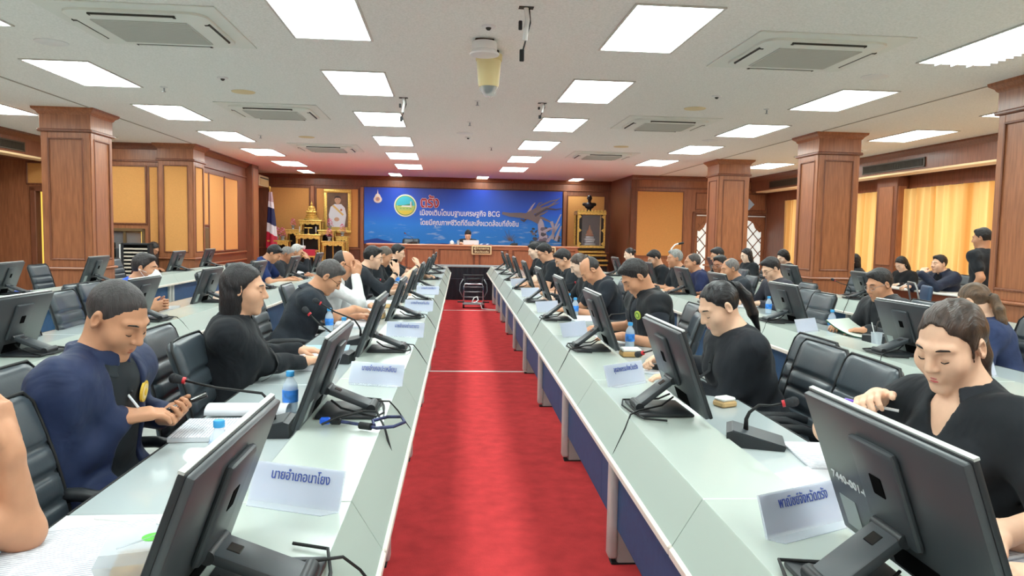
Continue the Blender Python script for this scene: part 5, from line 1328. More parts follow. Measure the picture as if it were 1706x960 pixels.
p = person('white-haired man holding his hands to his face at the far left', (-2.6, 11.95, 1.09), RT, pitch=14, lean=18, step=FAR, skin='tan', shirt=((40, 42, 48), 'long', 'shirt'), hair=('short', (196, 194, 192)),
           hands={1: dict(w=(-2.46, 11.90, 1.05), we=(-2.45, 11.84, .82), dir=(-.2, -.3, .9), curl=1.0, palm=(-.3, -.9, 0)), -1: dict(w=(-2.46, 12.0, 1.04), we=(-2.45, 12.08, .82), dir=(.2, -.3, .9), curl=1.0, palm=(.3, -.9, 0))})
seat(p, 'black leather chair under the white-haired man', RT)
p = person('long dark-haired woman in a brown-red top behind the equipment rack at the left', (-5.46, 13.5, 1.06), RT-.2, pitch=38, lean=20, step=FAR, skin='tan', female=True, shirt=((78, 44, 44), 'long', 'round'), hair=('long', (38, 34, 36)), hands={1: 'lap', -1: 'lap'})
seat(p, 'black leather chair under the woman behind the equipment rack', RT)
# right of the aisle
p = person('person at the near right edge of whom only a bare forearm shows', (1.42, 1.26, 1.22), LT, pitch=25, lean=10, step=.006, skin='light', shirt=(BLK, 'short', 'polo'),
           hands={1: dict(w=(1.14, 1.50, .785), we=(1.46, 1.56, .82), dir=(-.2, 1, -.05), curl=.5), -1: dict(w=(1.16, 1.36, .765), dir=(.3, 1, 0), curl=.4)})
seat(p, 'black leather chair under the person at the near right edge', LT)
p = person('young woman in a black polo shirt with brown ponytail holding a purple pen', (1.30, 1.84, 1.17), LT+.42, body_rz=LT+.22, pitch=24, roll=-4, lean=8, nb=20, step=NEAR, skin='light', female=True, lips='rosy', shirt=((38, 41, 46), 'short', 'vneck'), hair=('longpony', (62, 47, 40)),
           hands={1: dict(w=(1.15, 1.95, 1.0), dir=(-.5, .85, .15), curl=.8, palm=(-.5, 0, -.8), pole=(.8, -.2, -.6)), -1: dict(w=(1.10, 1.62, .78), dir=(.5, .85, 0), curl=.4)})
EVERY['P'] = p; seat(p, 'black leather chair under the woman with the purple pen', LT, .02)
p = person('woman in a black blouse with black ponytail writing with a green pen', (1.20, 3.31, 1.12), LT+.16, body_rz=LT+.12, pitch=30, lean=14, nb=22, step=.0055, skin='light', female=True, lips='rosy', shirt=((34, 37, 43), '34', 'shirt'), hair=('ponytail', (27, 26, 30)), fat=1.18,
           hands={1: dict(w=(1.02, 3.78, .79), dir=(-.3, .9, -.1), curl=.9, palm=(-.5, 0, -.8)), -1: dict(w=(.98, 3.40, .775), dir=(.4, .9, 0), curl=.4)})
EVERY['Q'] = p; seat(p, 'black leather chair under the woman with the black ponytail', LT, .02)
p = person('man in a black vest over a black polo with a round green crest reading papers', (1.20, 4.94, 1.16), LT+.10, body_rz=LT+.16, pitch=40, lean=12, nb=28, step=.0055, skin='tan', shirt=((44, 48, 56), 'short', 'polo'), hair=('short', (38, 36, 38)), jacket=dict(name='vest', col=(28, 31, 36), sleeve='none', collar='band', open=.03), badge=(-1, .030, (196, 214, 90), (110, 150, 60)), fat=1.08,
           hands={1: dict(w=(.98, 5.20, .775), dir=(-.5, .9, -.05), curl=.2), -1: dict(w=(1.0, 4.75, .775), dir=(.3, 1, -.05), curl=.2)})
seat(p, 'black leather chair under the man in the vest', LT)
p = person('bald man in a black polo shirt bending low over his papers', (1.20, 6.69, 1.12), LT+.08, pitch=48, lean=22, nb=26, step=.006, skin='tan', shirt=((34, 39, 47), 'short', 'polo'), hair=('bald', (44, 42, 44)), fat=1.08, hands=desk_hands(.58))
seat(p, 'black leather chair under the bald man in the black polo shirt', LT)
p = person('woman with pinned-back hair and a black jacket bending her head', (1.25, 7.65, 1.13), LT+.05, pitch=34, lean=20, step=MID, skin='pale', female=True, shirt=((32, 35, 40), 'long', 'round'), hair=('bun', (70, 58, 52)), hands=desk_hands(.56))
seat(p, 'black leather chair under the woman with pinned-back hair', LT)
p = person('thick-haired man in black reading next to the woman with pinned-back hair', (1.22, 8.63, 1.15), LT+.08, pitch=34, lean=18, step=MID, skin='mid', shirt=((36, 40, 46), 'short', 'polo'), hair=('short', (34, 33, 36)), hands=desk_hands(.56), glasses='steel')
seat(p, 'black leather chair under the thick-haired man', LT)
p = person('man in glasses with a black shirt second from the far end of the right desks', (1.12, 9.70, 1.20), LT+.08, pitch=28, lean=14, step=MID, skin='mid', shirt=((36, 40, 46), 'short', 'polo'), hair=('short', (26, 27, 30)), glasses='dark', hands=desk_hands(.5))
seat(p, 'black leather chair under the second man from the far end', LT)
p = person('pale young man in black at the far end of the right desks', (1.12, 10.97, 1.20), LT+.05, pitch=22, lean=12, step=FAR, skin='pale', shirt=((36, 40, 46), 'short', 'polo'), hair=('short', (26, 27, 30)), hands=desk_hands(.5))
seat(p, 'black leather chair under the pale young man at the far end', LT)
# second right row
p = person('man in rimmed glasses and a black jacket behind the second-row monitor', (3.25, 5.46, 1.10), LT+.15, pitch=18, lean=12, step=MID, skin='tan', shirt=((40, 42, 46), 'long', 'polo'), hair=('short', (36, 34, 36)), glasses='steel', hands=desk_hands(.42), jacket=dict(col=(44, 46, 50), collar='band', open=.03))
seat(p, 'black leather chair under the man in the black jacket', LT)
p = person('brown-haired woman in a navy jacket turned away from the camera', (3.20, 4.34, 1.07), .55, body_rz=LT-.5, pitch=26, lean=16, step=MID, skin='light', female=True, shirt=((50, 62, 96), 'long', 'round'), hair=('longpony', (98, 76, 58)), hands=desk_hands(.4))
seat(p, 'black leather chair under the woman in the navy jacket', LT)
p = person('man in glasses and a dark grey sweater reading behind the monitor', (3.30, 7.57, 1.12), LT+.15, pitch=28, lean=14, step=MID, skin='light', shirt=((62, 62, 72), 'long', 'polo'), hair=('short', (36, 34, 37)), glasses='dark', hands=desk_hands(.45))
seat(p, 'black leather chair under the man in the dark grey sweater', LT)
p = person('balding grey man in a black and white patterned shirt', (3.05, 8.10, 1.09), LT+.02, pitch=12, lean=20, step=MID, skin='tan', shirt=((58, 64, 72), 'long', 'shirt'), hair=('receding', (120, 116, 114)), hands=desk_hands(.5))
EVERY['d'] = p; seat(p, 'black leather chair under the man in the patterned shirt', LT)
p = person('dark man in glasses facing half towards the camera', (3.25, 8.97, 1.10), LT+.55, body_rz=LT+.1, pitch=10, lean=14, step=FAR, skin='deep', shirt=((44, 46, 52), 'short', 'polo'), hair=('short', (30, 29, 31)), glasses='steel', hands=desk_hands(.45))
seat(p, 'black leather chair under the dark man in glasses', LT)
p = person('balding man in a dark blue shirt with a raised forearm', (2.95, 9.15, 1.12), LT+.02, pitch=6, lean=14, step=FAR, skin='tan', shirt=((44, 52, 88), 'short', 'polo'), hair=('receding', (74, 70, 70)), hands=desk_hands(.45, .10))
seat(p, 'black leather chair under the man in the dark blue shirt', LT)
p = person('grey-haired man in a black open-necked shirt looking ahead', (2.90, 9.75, 1.15), LT+.05, pitch=4, lean=12, step=FAR, skin='tan', shirt=((36, 40, 46), 'short', 'shirt'), hair=('short', (150, 152, 150)), hands=desk_hands(.45))
seat(p, 'black leather chair under the grey-haired man in black', LT)
p = person('man in glasses and black looking down at the far second right row', (2.85, 10.6, 1.12), LT+.08, pitch=30, lean=16, step=FAR, skin='mid', shirt=((34, 37, 42), 'long', 'shirt'), hair=('short', (34, 34, 37)), glasses='steel', hands=desk_hands(.5))
seat(p, 'black leather chair under the man at the far second right row', LT)
p = person('woman with a black bun in front of the big gold panel on the right', (3.10, 13.29, 1.11), LT+.1, pitch=18, lean=12, step=FAR, skin='pale', female=True, shirt=((216, 214, 212), 'long', 'round'), hair=('bun', (28, 27, 30)), hands=desk_hands(.4))
seat(p, 'black leather chair under the woman with the bun', LT)
p = person('long-haired woman in glasses and black before the lattice door', (4.90, 12.27, 1.15), LT+.15, pitch=18, lean=10, step=FAR, skin='pale', female=True, shirt=((34, 37, 42), 'long', 'shirt'), hair=('long', (34, 30, 32)), glasses='steel', hands=desk_hands(.42))
seat(p, 'black leather chair under the woman before the lattice door', LT)
p = person('woman with a black bob looking down left of the middle right column', (5.25, 11.6, 1.15), LT+.2, pitch=34, lean=14, step=FAR, skin='pale', female=True, shirt=((36, 38, 44), 'long', 'round'), hair=('bob', (26, 25, 28)), hands=desk_hands(.42))
seat(p, 'black leather chair under the woman with the black bob', LT)
p = person('dark-haired woman half hidden right behind the middle right column', (6.2, 11.17, 1.11), LT-.4, pitch=10, lean=8, step=FAR, skin='light', female=True, shirt=((34, 37, 42), 'long', 'round'), hair=('long', (28, 26, 28)), hands=desk_hands(.42))
seat(p, 'black leather chair under the half-hidden woman by the column', LT-.4)
p = person('woman with long black hair bending at the white table before the curtain', (6.95, 11.1, 1.08), LT+.25, pitch=36, lean=14, step=FAR, skin='pale', female=True, shirt=((30, 32, 36), 'long', 'round'), hair=('long', (24, 23, 26)), hands=desk_hands(.40))
seat(p, 'black leather chair under the woman with long black hair at the white table', LT)
p = person('man in a dark navy suit holding his fist to his mouth before the curtain', (6.72, 9.85, 1.13), LT+.12, pitch=2, lean=20, nb=14, step=.0075, skin='light', shirt=((28, 30, 36), 'long', 'round'), hair=('short', (30, 28, 30)), jacket=dict(col=(34, 42, 62), collar='band', open=.04), sc=1.04,
           hands={-1: dict(at=(-.03, .50, 1.05), dir=(.2, -.5, .6), curl=1.3, palm=(.3, -.9, 0), pole=(-.5, .3, -1)), 1: dict(at=(.16, .62, .80), dir=(-.1, 1, 0), curl=.6)}, watch=-1)
EVERY['n'] = p; seat(p, 'black leather chair under the man in the navy suit', LT)
p = person('person with black hair hidden behind the dark man in glasses', (3.90, 10.9, 1.17), LT, pitch=18, lean=12, step=FAR, skin='mid', shirt=(BLK, 'short', 'polo'), hair=('short', (34, 33, 36)), hands=desk_hands(.42))
seat(p, 'black leather chair under the hidden black-haired person', LT)
p = person('standing man in a black polo shirt walking past the yellow curtain', (6.05, 8.13, 1.49), LT-.95, body_rz=.45, pitch=8, lean=3, nb=6, step=.0075, skin='tan', shirt=((40, 43, 48), 'short', 'polo'), hair=('short', (26, 25, 27)), standing=True, sc=.985, hands={1: 'down', -1: 'down'})
# behind the head desk
p = person('chairman in a dark jacket reading at the head desk before the banner', (.19, 18.25, 1.40), PI, pitch=38, lean=16, step=FAR, skin='light', shirt=((46, 50, 58), 'long', 'shirt'), hair=('short', (28, 27, 30)), hipz=.90, hands={sx: dict(at=(sx*.14, .52, 1.20), dir=(-sx*.5, .85, 0), curl=.4) for sx in (-1, 1)})
EVERY['ch'] = p; CHAIR_P = p
# ---- things people hold
def held(name, label, cat, info, sx, fwd, M_fn):
    S, E, W, at, d, pn, la = info['hands'][sx][:7]
    q = at+pn*fwd; return toworld(info, q), d, pn, la
q, d, pn, la = held('', '', '', EVERY['B'], -1, .03, None)
t = thing('mobile_phone', 'black mobile phone held by the man in the navy jacket', 'phone', (q[0]+.035, q[1]+.04, q[2]+.012), EVERY['B']['rz']+.5)
obj('phone_body', B().box(-.036, .036, -.075, .075, -.004, .004, .003, 2, Matrix.Rotation(.35, 4, 'X')), BLACKG, t, True); obj('phone_case', B().box(-.038, .038, -.077, .077, -.0065, -.002, .003, 2, Matrix.Rotation(.35, 4, 'X')), BLACKP, t, True)
q, d, pn, la = held('', '', '', EVERY['B'], 1, .02, None)
pen(q[0]-.01, q[1]-.02, q[2]+.045, (-.25, .1, .25), 'white pen with blue cap between the fingers of the man in the navy jacket', ('blue', (48, 52, 170)))
q, d, pn, la = held('', '', '', EVERY['F'], 1, .03, None)
t = thing('mobile_phone', 'black mobile phone at the ear of the man in the dark jacket', 'phone', (q[0], q[1], q[2]+.01), RT+.3)
obj('phone_body', B().box(-.006, .006, -.036, .036, -.07, .07, .004, 2, Matrix.Rotation(.3, 4, 'Y')), BLACKG, t, True); obj('lens_bump', B().box(-.009, -.006, -.03, -.005, .03, .06, .002, 1, Matrix.Rotation(.3, 4, 'Y')), BLACKP, t)
q, d, pn, la = held('', '', '', EVERY['P'], 1, .02, None)
pen(q[0]+.06, q[1]-.03, q[2]-.01, (-.75, .62, .08), 'white pen with purple cap in the raised hand of the young woman', ('purple', (104, 50, 196)))
q, d, pn, la = held('', '', '', EVERY['Q'], 1, .02, None)
pen(q[0]-.02, q[1], q[2]-.035, (.35, .2, .9), 'green pen in the writing hand of the ponytail woman', ('green', (110, 214, 190)))
q, d, pn, la = held('', '', '', EVERY['n'], 1, .02, None)
t = thing('mobile_phone', 'white phone in the outstretched hand of the man in the navy suit', 'phone', (q[0]-.05, q[1]+.02, q[2]+.04), .4)
obj('phone_body', B().box(-.075, .075, -.035, .035, -.004, .004, .003, 2, Matrix.Rotation(-.35, 4, 'Y')), WHITEP, t, True); obj('phone_screen', B().box(-.07, .07, -.032, .032, .004, .0046, 0, 1, Matrix.Rotation(-.35, 4, 'Y')), BLACKG, t)
# ================================================================== THE FRONT OF THE ROOM
# ---- raised platform and head desk
obj('floor_platform', B().box(-2.6, 3.3, 17.2, 19.2, 0, .30, .01), CARPET, kind='structure')
t = thing('head_desk', 'long mahogany head desk with panelled front before the blue banner', 'desk', (.35, 17.55, 0))
obj('desk_top', B().box(-2.56, 2.52, -.06, .62, 1.13, 1.165, .008), mat('desk_top_light', (206, 150, 118), .25), t)
obj('top_rail', B().box(-2.52, 2.48, -.03, .0, 1.05, 1.13, .005), WOODH, t)
obj('front_board', B().box(-2.5, 2.46, 0, .03, .0, 1.13), WOODD, t)
for x0, x1 in ((-2.5, -1.74), (-1.64, -.96), (-.86, .0), (.1, .80), (.90, 1.62), (1.72, 2.46)): obj('front_panel', B().box(x0+.04, x1-.04, -.012, .004, .12, 1.03, .008), WOOD, t)
for x in (-2.5, -1.69, -.91, .05, .85, 1.67, 2.46): obj('stile', B().box(x-.045, x+.045, -.03, .004, 0, 1.06, .008), WOODH, t)
for x in (-2.5, 2.43): obj('side_board', B().box(x, x+.03, 0, .6, 0, 1.13), WOOD, t)
# black skirted table between the rows
t = thing('skirted_table', 'black-skirted table with a grey top closing the end of the aisle', 'table', (.46, 16.05, 0))
obj('table_top', B().box(-1.35, .66, -.36, .36, .715, .74, .006), mat('grey_top', (126, 136, 140), .35), t)
obj('skirt', B().sheet(150, 3, lambda a, b_: (-1.34+a*1.99, -.345+.010*math.sin(a*118), .012+b_*.70)), mat('black_skirt', (26, 24, 34), .8, bump=(12, .5, .02)), t, 'all')
obj('skirt_seam', B().box(-1.34, .65, -.358, -.350, .46, .47), mat('skirt_seam', (64, 64, 78), .7), t)
for x in (-1.30, .60):
    for y in (-.3, .3): obj('leg', B().box(x-.02, x+.02, y-.02, y+.02, 0, .715), BLACKP, t)
# luggage trolley with a white cable
t = thing('luggage_trolley', 'folding chrome luggage trolley standing in the aisle before the black-skirted table', 'trolley', (.27, 14.25, 0))
obj('frame_loop', B().tube([(-.19, 0, .10), (-.19, .03, .40), (-.17, .04, .455), (.17, .04, .455), (.19, .03, .40), (.19, 0, .10)], .013, 8), CHROME, t, 'all')
for z in (.20, .30, .395): obj('cross_bar', B().tube([(-.19, .01+z*.05, z), (.19, .01+z*.05, z)], .010, 8), STEEL, t, 'all')
for sx in (-1, 1): obj('handle_post', B().tube([(sx*.15, .04, .40), (sx*.19, .08, .60)], .011, 8), BLACKP, t, 'all')
obj('handle_bar', B().tube([(-.20, .08, .62), (.20, .08, .62)], .016, 8).box(-.13, .13, .06, .10, .52, .57, .01), BLACKP, t, 'all')['kind'] = 'stuff'
for sx in (-1, 1): obj('side_hoop', B().tube([(sx*.20, .06, .55), (sx*.26, .05, .45), (sx*.27, .03, .32), (sx*.21, .01, .20)], .010, 8), STEEL, t, 'all')
obj('platform', B().box(-.21, .21, -.30, .02, .075, .10, .008), STEEL, t)
for sx in (-1, 1): obj('side_arm', B().box(sx*.18, sx*.31, -.10, -.04, .10, .125, .006), BLACKP, t)
for x, y in ((-.19, -.24), (.19, -.24), (-.19, .02), (.19, .02)): obj('caster', B().cyl((x-.015, y, .036), (x+.015, y, .036), .036, n=14), RUBBER, t)
t = thing('white_cable', 'white cable coiled on the trolley and trailing over the red carpet', 'cable', (.30, 14.0, .104))
obj('coil', B().tube([(-.06, .03, .02), (-.02, .08, .10), (.04, .09, .12), (.06, .04, .06), (0, -.02, .01), (-.06, .0, .01), (.02, .05, .02), (.10, -.02, .0), (.13, -.12, -.092), (.26, -.2, -.096), (.42, -.30, -.096)], .010, 7), WHITEP, t, 'all')
# head desk things
NPG = mat('plate_brown', (92, 60, 34), .5); CREAMT = mat('plate_cream', (232, 214, 170), .5)
for x, lab in ((.51, 'carved name board hanging on the head desk before the chairman'), (2.05, 'carved name board at the right part of the head desk')):
    t = thing('name_board', lab, 'nameplate', (x, 17.47, 1.045), 0, 'carved name boards')
    obj('board', B().box(-.24, .24, -.02, .02, -.11, .11, .03, 3), CREAMT, t, True)
    obj('inlay', B().box(-.205, .205, -.026, -.018, -.075, .085, .01), NPG, t)
    M = Matrix.Translation((0, -.027, .02)) @ Matrix.Rotation(PI/2, 4, 'X')
    lettering('ผู้ว่าราชการ', .07, CREAMT, t, M, fit=.36); lettering('จังหวัดตรัง', .06, CREAMT, t, Matrix.Translation((0, -.027, -.06)) @ Matrix.Rotation(PI/2, 4, 'X'), fit=.34)
t = thing('document_stand', 'white card standing on the head desk before the chairman', 'paper', (.26, 17.85, 1.166))
obj('card', B().box(-.19, .19, -.004, .004, 0, .11, .002), PAPER, t)
t = thing('open_book', 'open white pages on the head desk beside the chairman', 'paper', (.62, 17.75, 1.167), .2)
obj('pages', B().sheet(10, 3, lambda a, b_: ((a-.5)*.30, (b_-.5)*.2, .012+.02*math.sin(a*2*PI)**2)), PAPER, t, 'all')
t = thing('tea_cup', 'white lidded tea cup on the head desk left of the chairman', 'cup', (-.20, 17.8, 1.166))
obj('cup', B().lathe([(.03, 0), (.045, .03), (.048, .06)], 18), WHITEP, t, True); obj('lid', B().lathe([(.05, .06), (.03, .085), (.008, .095), (.008, .105)], 18), WHITEP, t, True); obj('saucer', B().lathe([(.04, 0), (.075, .008), (.076, .011)], 20), WHITEP, t, True)
t = thing('water_glass', 'clear glass on the head desk beside the tea cup', 'glass', (-.05, 17.78, 1.166)); obj('glass', B().lathe([(.028, 0), (.034, .10)], 18), GLASSW, t, True)
for x, y, lab in ((-1.25, 18.5, 'black leather chair behind the head desk at the left'), (2.0, 18.5, 'black leather chair behind the head desk at the right'), (.22, 18.32, 'black leather chair of the chairman')):
    chair(x, y, PI, lab, 'black leather conference chairs', z=.30)
mic(-1.15, 17.75, .9, 'long gooseneck microphone at the left part of the head desk', z=1.166, h=.14, reach=.22)
mic(1.3, 17.8, .2, 'gooseneck microphone on the head desk right of the chairman', z=1.166, h=.02, reach=.14)

# ---- banner
def banner_mat():
    m = bpy.data.materials.new('banner_print'); m.use_nodes = True; nt = m.node_tree; b = nt.nodes['Principled BSDF']; b.inputs['Roughness'].default_value = .35
    tc = nt.nodes.new('ShaderNodeTexCoord'); sp = nt.nodes.new('ShaderNodeSeparateXYZ'); nt.links.new(tc.outputs['Object'], sp.inputs[0])
    r = nt.nodes.new('ShaderNodeValToRGB'); mr = nt.nodes.new('ShaderNodeMapRange'); mr.inputs[1].default_value = -.78; mr.inputs[2].default_value = .78
    nt.links.new(sp.outputs[2], mr.inputs[0]); nt.links.new(mr.outputs[0], r.inputs[0])
    el = r.color_ramp.elements; el[0].color = srgb(30, 132, 222); el[1].color = srgb(34, 62, 170); e = el.new(.35); e.color = srgb(26, 134, 238); e = el.new(.6); e.color = srgb(30, 98, 226)
    # darker towards the right top
    mp = nt.nodes.new('ShaderNodeMapping'); mp.inputs['Scale'].default_value = (1.3, 1, 7); nt.links.new(tc.outputs['Object'], mp.inputs[0])
    n = nt.nodes.new('ShaderNodeTexNoise'); n.inputs['Scale'].default_value = 1.6; n.inputs['Detail'].default_value = 5; nt.links.new(mp.outputs[0], n.inputs[0])
    cr = nt.nodes.new('ShaderNodeValToRGB'); cr.color_ramp.elements[0].position = .58; cr.color_ramp.elements[1].position = .72
    nt.links.new(n.outputs[0], cr.inputs[0])
    zr = nt.nodes.new('ShaderNodeMapRange'); zr.inputs[1].default_value = -.1; zr.inputs[2].default_value = -.45; nt.links.new(sp.outputs[2], zr.inputs[0])
    mu = nt.nodes.new('ShaderNodeMath'); mu.operation = 'MULTIPLY'; nt.links.new(cr.outputs[0], mu.inputs[0]); nt.links.new(zr.outputs[0], mu.inputs[1])
    m2 = nt.nodes.new('ShaderNodeMath'); m2.operation = 'MULTIPLY'; m2.inputs[1].default_value = .75; nt.links.new(mu.outputs[0], m2.inputs[0])
    mx = nt.nodes.new('ShaderNodeMixRGB'); nt.links.new(m2.outputs[0], mx.inputs[0]); nt.links.new(r.outputs[0], mx.inputs[1]); mx.inputs[2].default_value = srgb(196, 222, 240)
    nt.links.new(mx.outputs[0], b.inputs['Base Color'])
    return m
BX, BZ = .44, 1.885        # banner centre in room coordinates
t = thing('banner', 'wide blue banner with white Thai lettering and driftwood over the head desk', 'banner', rm(BX, 20.60, BZ), TH)
BW, BH = 2.76, .775
obj('print_sheet', B().sheet(24, 2, lambda a, b_: (-BW+2*BW*a, .004*math.sin(a*40), -BH+2*BH*b_)), banner_mat(), t, 'all')
def bpx(u, v):              # banner coordinates from the photograph's measure of the banner (x 608..936, y 312..405)
    return (-BW+2*BW*(u-608)/328.0, BH-2*BH*(v-(312+10*(u-608)/328.0))/93.0)
def flat(poly, name, m, d=-.008, par=t, th=.002):
    return obj(name, B().prism(poly, d-th, d, 'y'), m, par)
def bm_(c): return mat('print_%d_%d_%d' % c, c, .45)
def disc(cx, cz, r, n=32, sy=1): return [(cx+r*math.cos(2*PI*i/n), cz+r*sy*math.sin(2*PI*i/n)) for i in range(n)]
# hills along the lower edge
flat([(-BW, -BH+.01), (-BW, -BH+.08), (-2.55, -BH+.13), (-2.4, -BH+.15), (-2.2, -BH+.10), (-1.9, -BH+.04), (-1.2, -BH+.02), (-.6, -BH+.045), (.2, -BH+.02), (1.4, -BH+.03), (1.4, -BH+.01)], 'printed_hills', bm_((22, 62, 150)))
# round emblem
cx, cz = bpx(675, 343)
flat(disc(cx, cz, .31), 'emblem_halo', bm_((236, 240, 206)), -.006); flat(disc(cx, cz, .275), 'emblem_rim', bm_((120, 170, 90)), -.009); flat(disc(cx, cz, .255), 'emblem_sky', bm_((70, 196, 214)), -.012)
low = [(cx+.255*math.cos(a), cz+.255*math.sin(a)) for a in [PI+i*PI/16 for i in range(17)]]
flat(low, 'emblem_sea', bm_((190, 214, 120)), -.014)
flat([(p[0], p[1]) for p in [(cx+.25*math.cos(a), cz+.25*math.sin(a)) for a in [1.18*PI+i*.64*PI/12 for i in range(13)]]], 'emblem_sand', bm_((232, 214, 84)), -.016)
flat([(cx-.2, cz+.005), (cx-.05, cz+.015), (cx+.12, cz+.05), (cx+.19, cz+.12), (cx+.20, cz+.0), (cx-.2, cz-.01)], 'emblem_land', bm_((84, 150, 110)), -.016)
flat([(cx-.12, cz-.03), (cx+.16, cz-.04), (cx+.18, cz+.0), (cx-.09, cz+.0)], 'emblem_bridge', bm_((240, 240, 240)), -.018)
flat([(cx+.13, cz-.05), (cx+.17, cz-.05), (cx+.165, cz+.10), (cx+.15, cz+.13), (cx+.135, cz+.10)], 'emblem_tower', bm_((236, 226, 220)), -.020)
for k in range(4): flat([(cx-.17+k*.09, cz-.08), (cx-.13+k*.09, cz-.065), (cx-.09+k*.09, cz-.08), (cx-.13+k*.09, cz-.09)], 'emblem_wave', bm_((120, 180, 110)), -.018)
# small crown-like crest at the left
cx2, cz2 = bpx(630, 330)
flat(disc(cx2, cz2-.04, .115, 24, .85), 'crest_base', bm_((236, 222, 214)), -.009); flat([(cx2-.10, cz2+.0), (cx2-.05, cz2+.10), (cx2-.015, cz2+.12), (cx2, cz2+.24), (cx2+.015, cz2+.12), (cx2+.05, cz2+.10), (cx2+.10, cz2+.0)], 'crest_spire', bm_((240, 228, 214)), -.010)
flat(disc(cx2, cz2-.03, .06, 20), 'crest_heart', bm_((214, 160, 112)), -.013); flat(disc(cx2, cz2-.03, .028, 16), 'crest_dot', bm_((150, 130, 170)), -.016)
UPM = lambda x, z: Matrix.Translation((x, -.010, z)) @ Matrix.Rotation(PI/2, 4, 'X')
x, z = bpx(715, 345); WHT = bm_((244, 246, 250))
for dx, dz in ((-.012, 0), (.012, 0), (0, .012), (0, -.012)): lettering('ตรัง', .42, bm_((250, 226, 226)), t, UPM(x+dx, z-.02+dz), fit=.50, name='lettering_outline')
lettering('ตรัง', .42, bm_((178, 52, 66)), t, Matrix.Translation((0, -.004, 0)) @ UPM(x, z-.02), fit=.50)
x, z = bpx(765, 361); lettering('เมืองเติบโตบนฐานเศรษฐกิจ BCG', .21, WHT, t, UPM(x, z), fit=2.22)
x, z = bpx(781, 377.5); lettering('โดยมีคุณภาพชีวิตที่ดีและสิ่งแวดล้อมที่ยั่งยืน', .2, WHT, t, UPM(x, z), fit=2.75)
# driftwood print: bent trunk and bare branches as flat shapes
DW, DW2, DW3 = bm_((126, 116, 120)), bm_((186, 180, 196)), bm_((84, 78, 88))
def limb(pts, w0, w1, m, d):
    P = [bpx(*p) for p in pts]; L, R_ = [], []
    for i, p in enumerate(P):
        a, c = P[max(0, i-1)], P[min(len(P)-1, i+1)]; dx, dz = c[0]-a[0], c[1]-a[1]; l = math.hypot(dx, dz); w_ = w0+(w1-w0)*i/(len(P)-1)
        L.append((p[0]-dz/l*w_, p[1]+dx/l*w_)); R_.append((p[0]+dz/l*w_, p[1]-dx/l*w_))
    b = B()
    for i in range(len(P)-1): b.prism([L[i], L[i+1], R_[i+1], R_[i]], d-.002, d, 'y')
    return obj('printed_branch', b, m, t)
limb([(904, 406), (905, 398), (902, 388), (900, 375), (896, 366)], .13, .07, DW2, -.012)
limb([(835, 357), (848, 360), (866, 361), (884, 364), (898, 370)], .035, .11, DW, -.014)
limb([(866, 368), (872, 371), (876, 366)], .02, .03, DW3, -.010)
for q in ([(880, 360), (905, 352), (920, 342), (932, 332)], [(884, 361), (900, 345), (915, 338), (928, 335)], [(876, 359), (892, 350), (897, 341), (902, 340)], [(890, 362), (910, 350), (925, 352), (935, 350)], [(886, 366), (905, 358), (912, 354)], [(878, 358), (886, 345), (890, 340)], [(895, 352), (915, 346), (930, 340)], [(900, 365), (915, 372), (926, 378)]):
    limb(q, .035, .008, random.choice((DW, DW2, DW3)), -.016-.001*random.random())
for q in ([(920, 402), (922, 390), (926, 378), (934, 360)], [(918, 372), (922, 385), (920, 392)], [(905, 390), (915, 384), (922, 384)], [(912, 406), (920, 395), (932, 376)], [(926, 405), (930, 392), (935, 380)]):
    limb(q, .045, .016, DW2, -.018)
for k in range(34):
    u, v = random.uniform(884, 935), random.uniform(380, 408)
    if v < 384+abs(u-912)*.0: continue
    x, z = bpx(u, v); r = random.uniform(.03, .09)
    z = max(z, -BH+.10)
    flat([(x+r*random.uniform(.7, 1.2)*math.cos(a), z+r*random.uniform(.5, .9)*math.sin(a)) for a in [i*PI/4 for i in range(8)]], 'printed_leaves', bm_(random.choice([(60, 62, 66), (84, 84, 92), (70, 74, 70), (120, 112, 128)])), -.011-.0001*k)
for k in range(14):
    x0, z0 = bpx(848, 404); a = PI*(.12+.76*k/13); L = random.uniform(.15, .34)
    flat([(x0, z0), (x0+L*math.cos(a), z0+L*math.sin(a)), (x0+L*math.cos(a)+.008, z0+L*math.sin(a)), (x0+.016, z0)], 'printed_twig', DW3 if k % 2 else DW, -.012-.0003*k)

# ---- framed portrait of a man in a white uniform (a generic figure)
t = thing('framed_portrait', 'gold-framed portrait of a man in white uniform on the gold wall panel', 'picture', rm(-3.05, 20.66, 1.98), TH)
for a, b_, c, d in ((-.37, .37, .51, .60), (-.37, .37, -.60, -.51), (-.37, -.28, -.51, .51), (.28, .37, -.51, .51)): obj('frame', B().box(a, b_, -.035, 0, c, d, .012, 2), GOLD, t, True)
obj('canvas', B().box(-.285, .285, -.012, -.004, -.515, .515), mat('portrait_back', (118, 92, 72), .6, noise=(3, .35)), t)
def pf(poly, c, d, nm='painted_figure'): return obj(nm, B().prism(poly, d-.001, d, 'y'), bm_(c), t)
pf([(-.20, -.43), (.19, -.43), (.24, -.10), (.20, .10), (.10, .20), (-.08, .20), (-.19, .12), (-.24, -.1)], (226, 228, 234), -.014)
pf(disc(.005, .31, .085, 20, 1.2), (206, 164, 134), -.016); pf([(-.085, .33), (-.075, .40), (0, .425), (.08, .40), (.09, .33), (.06, .37), (-.05, .37)], (44, 38, 38), -.018)
pf([(-.04, .19), (.05, .19), (.03, .24), (-.03, .24)], (200, 158, 130), -.017); pf([(-.15, .15), (-.10, .17), (.17, -.08), (.14, -.12)], (226, 190, 110), -.018)
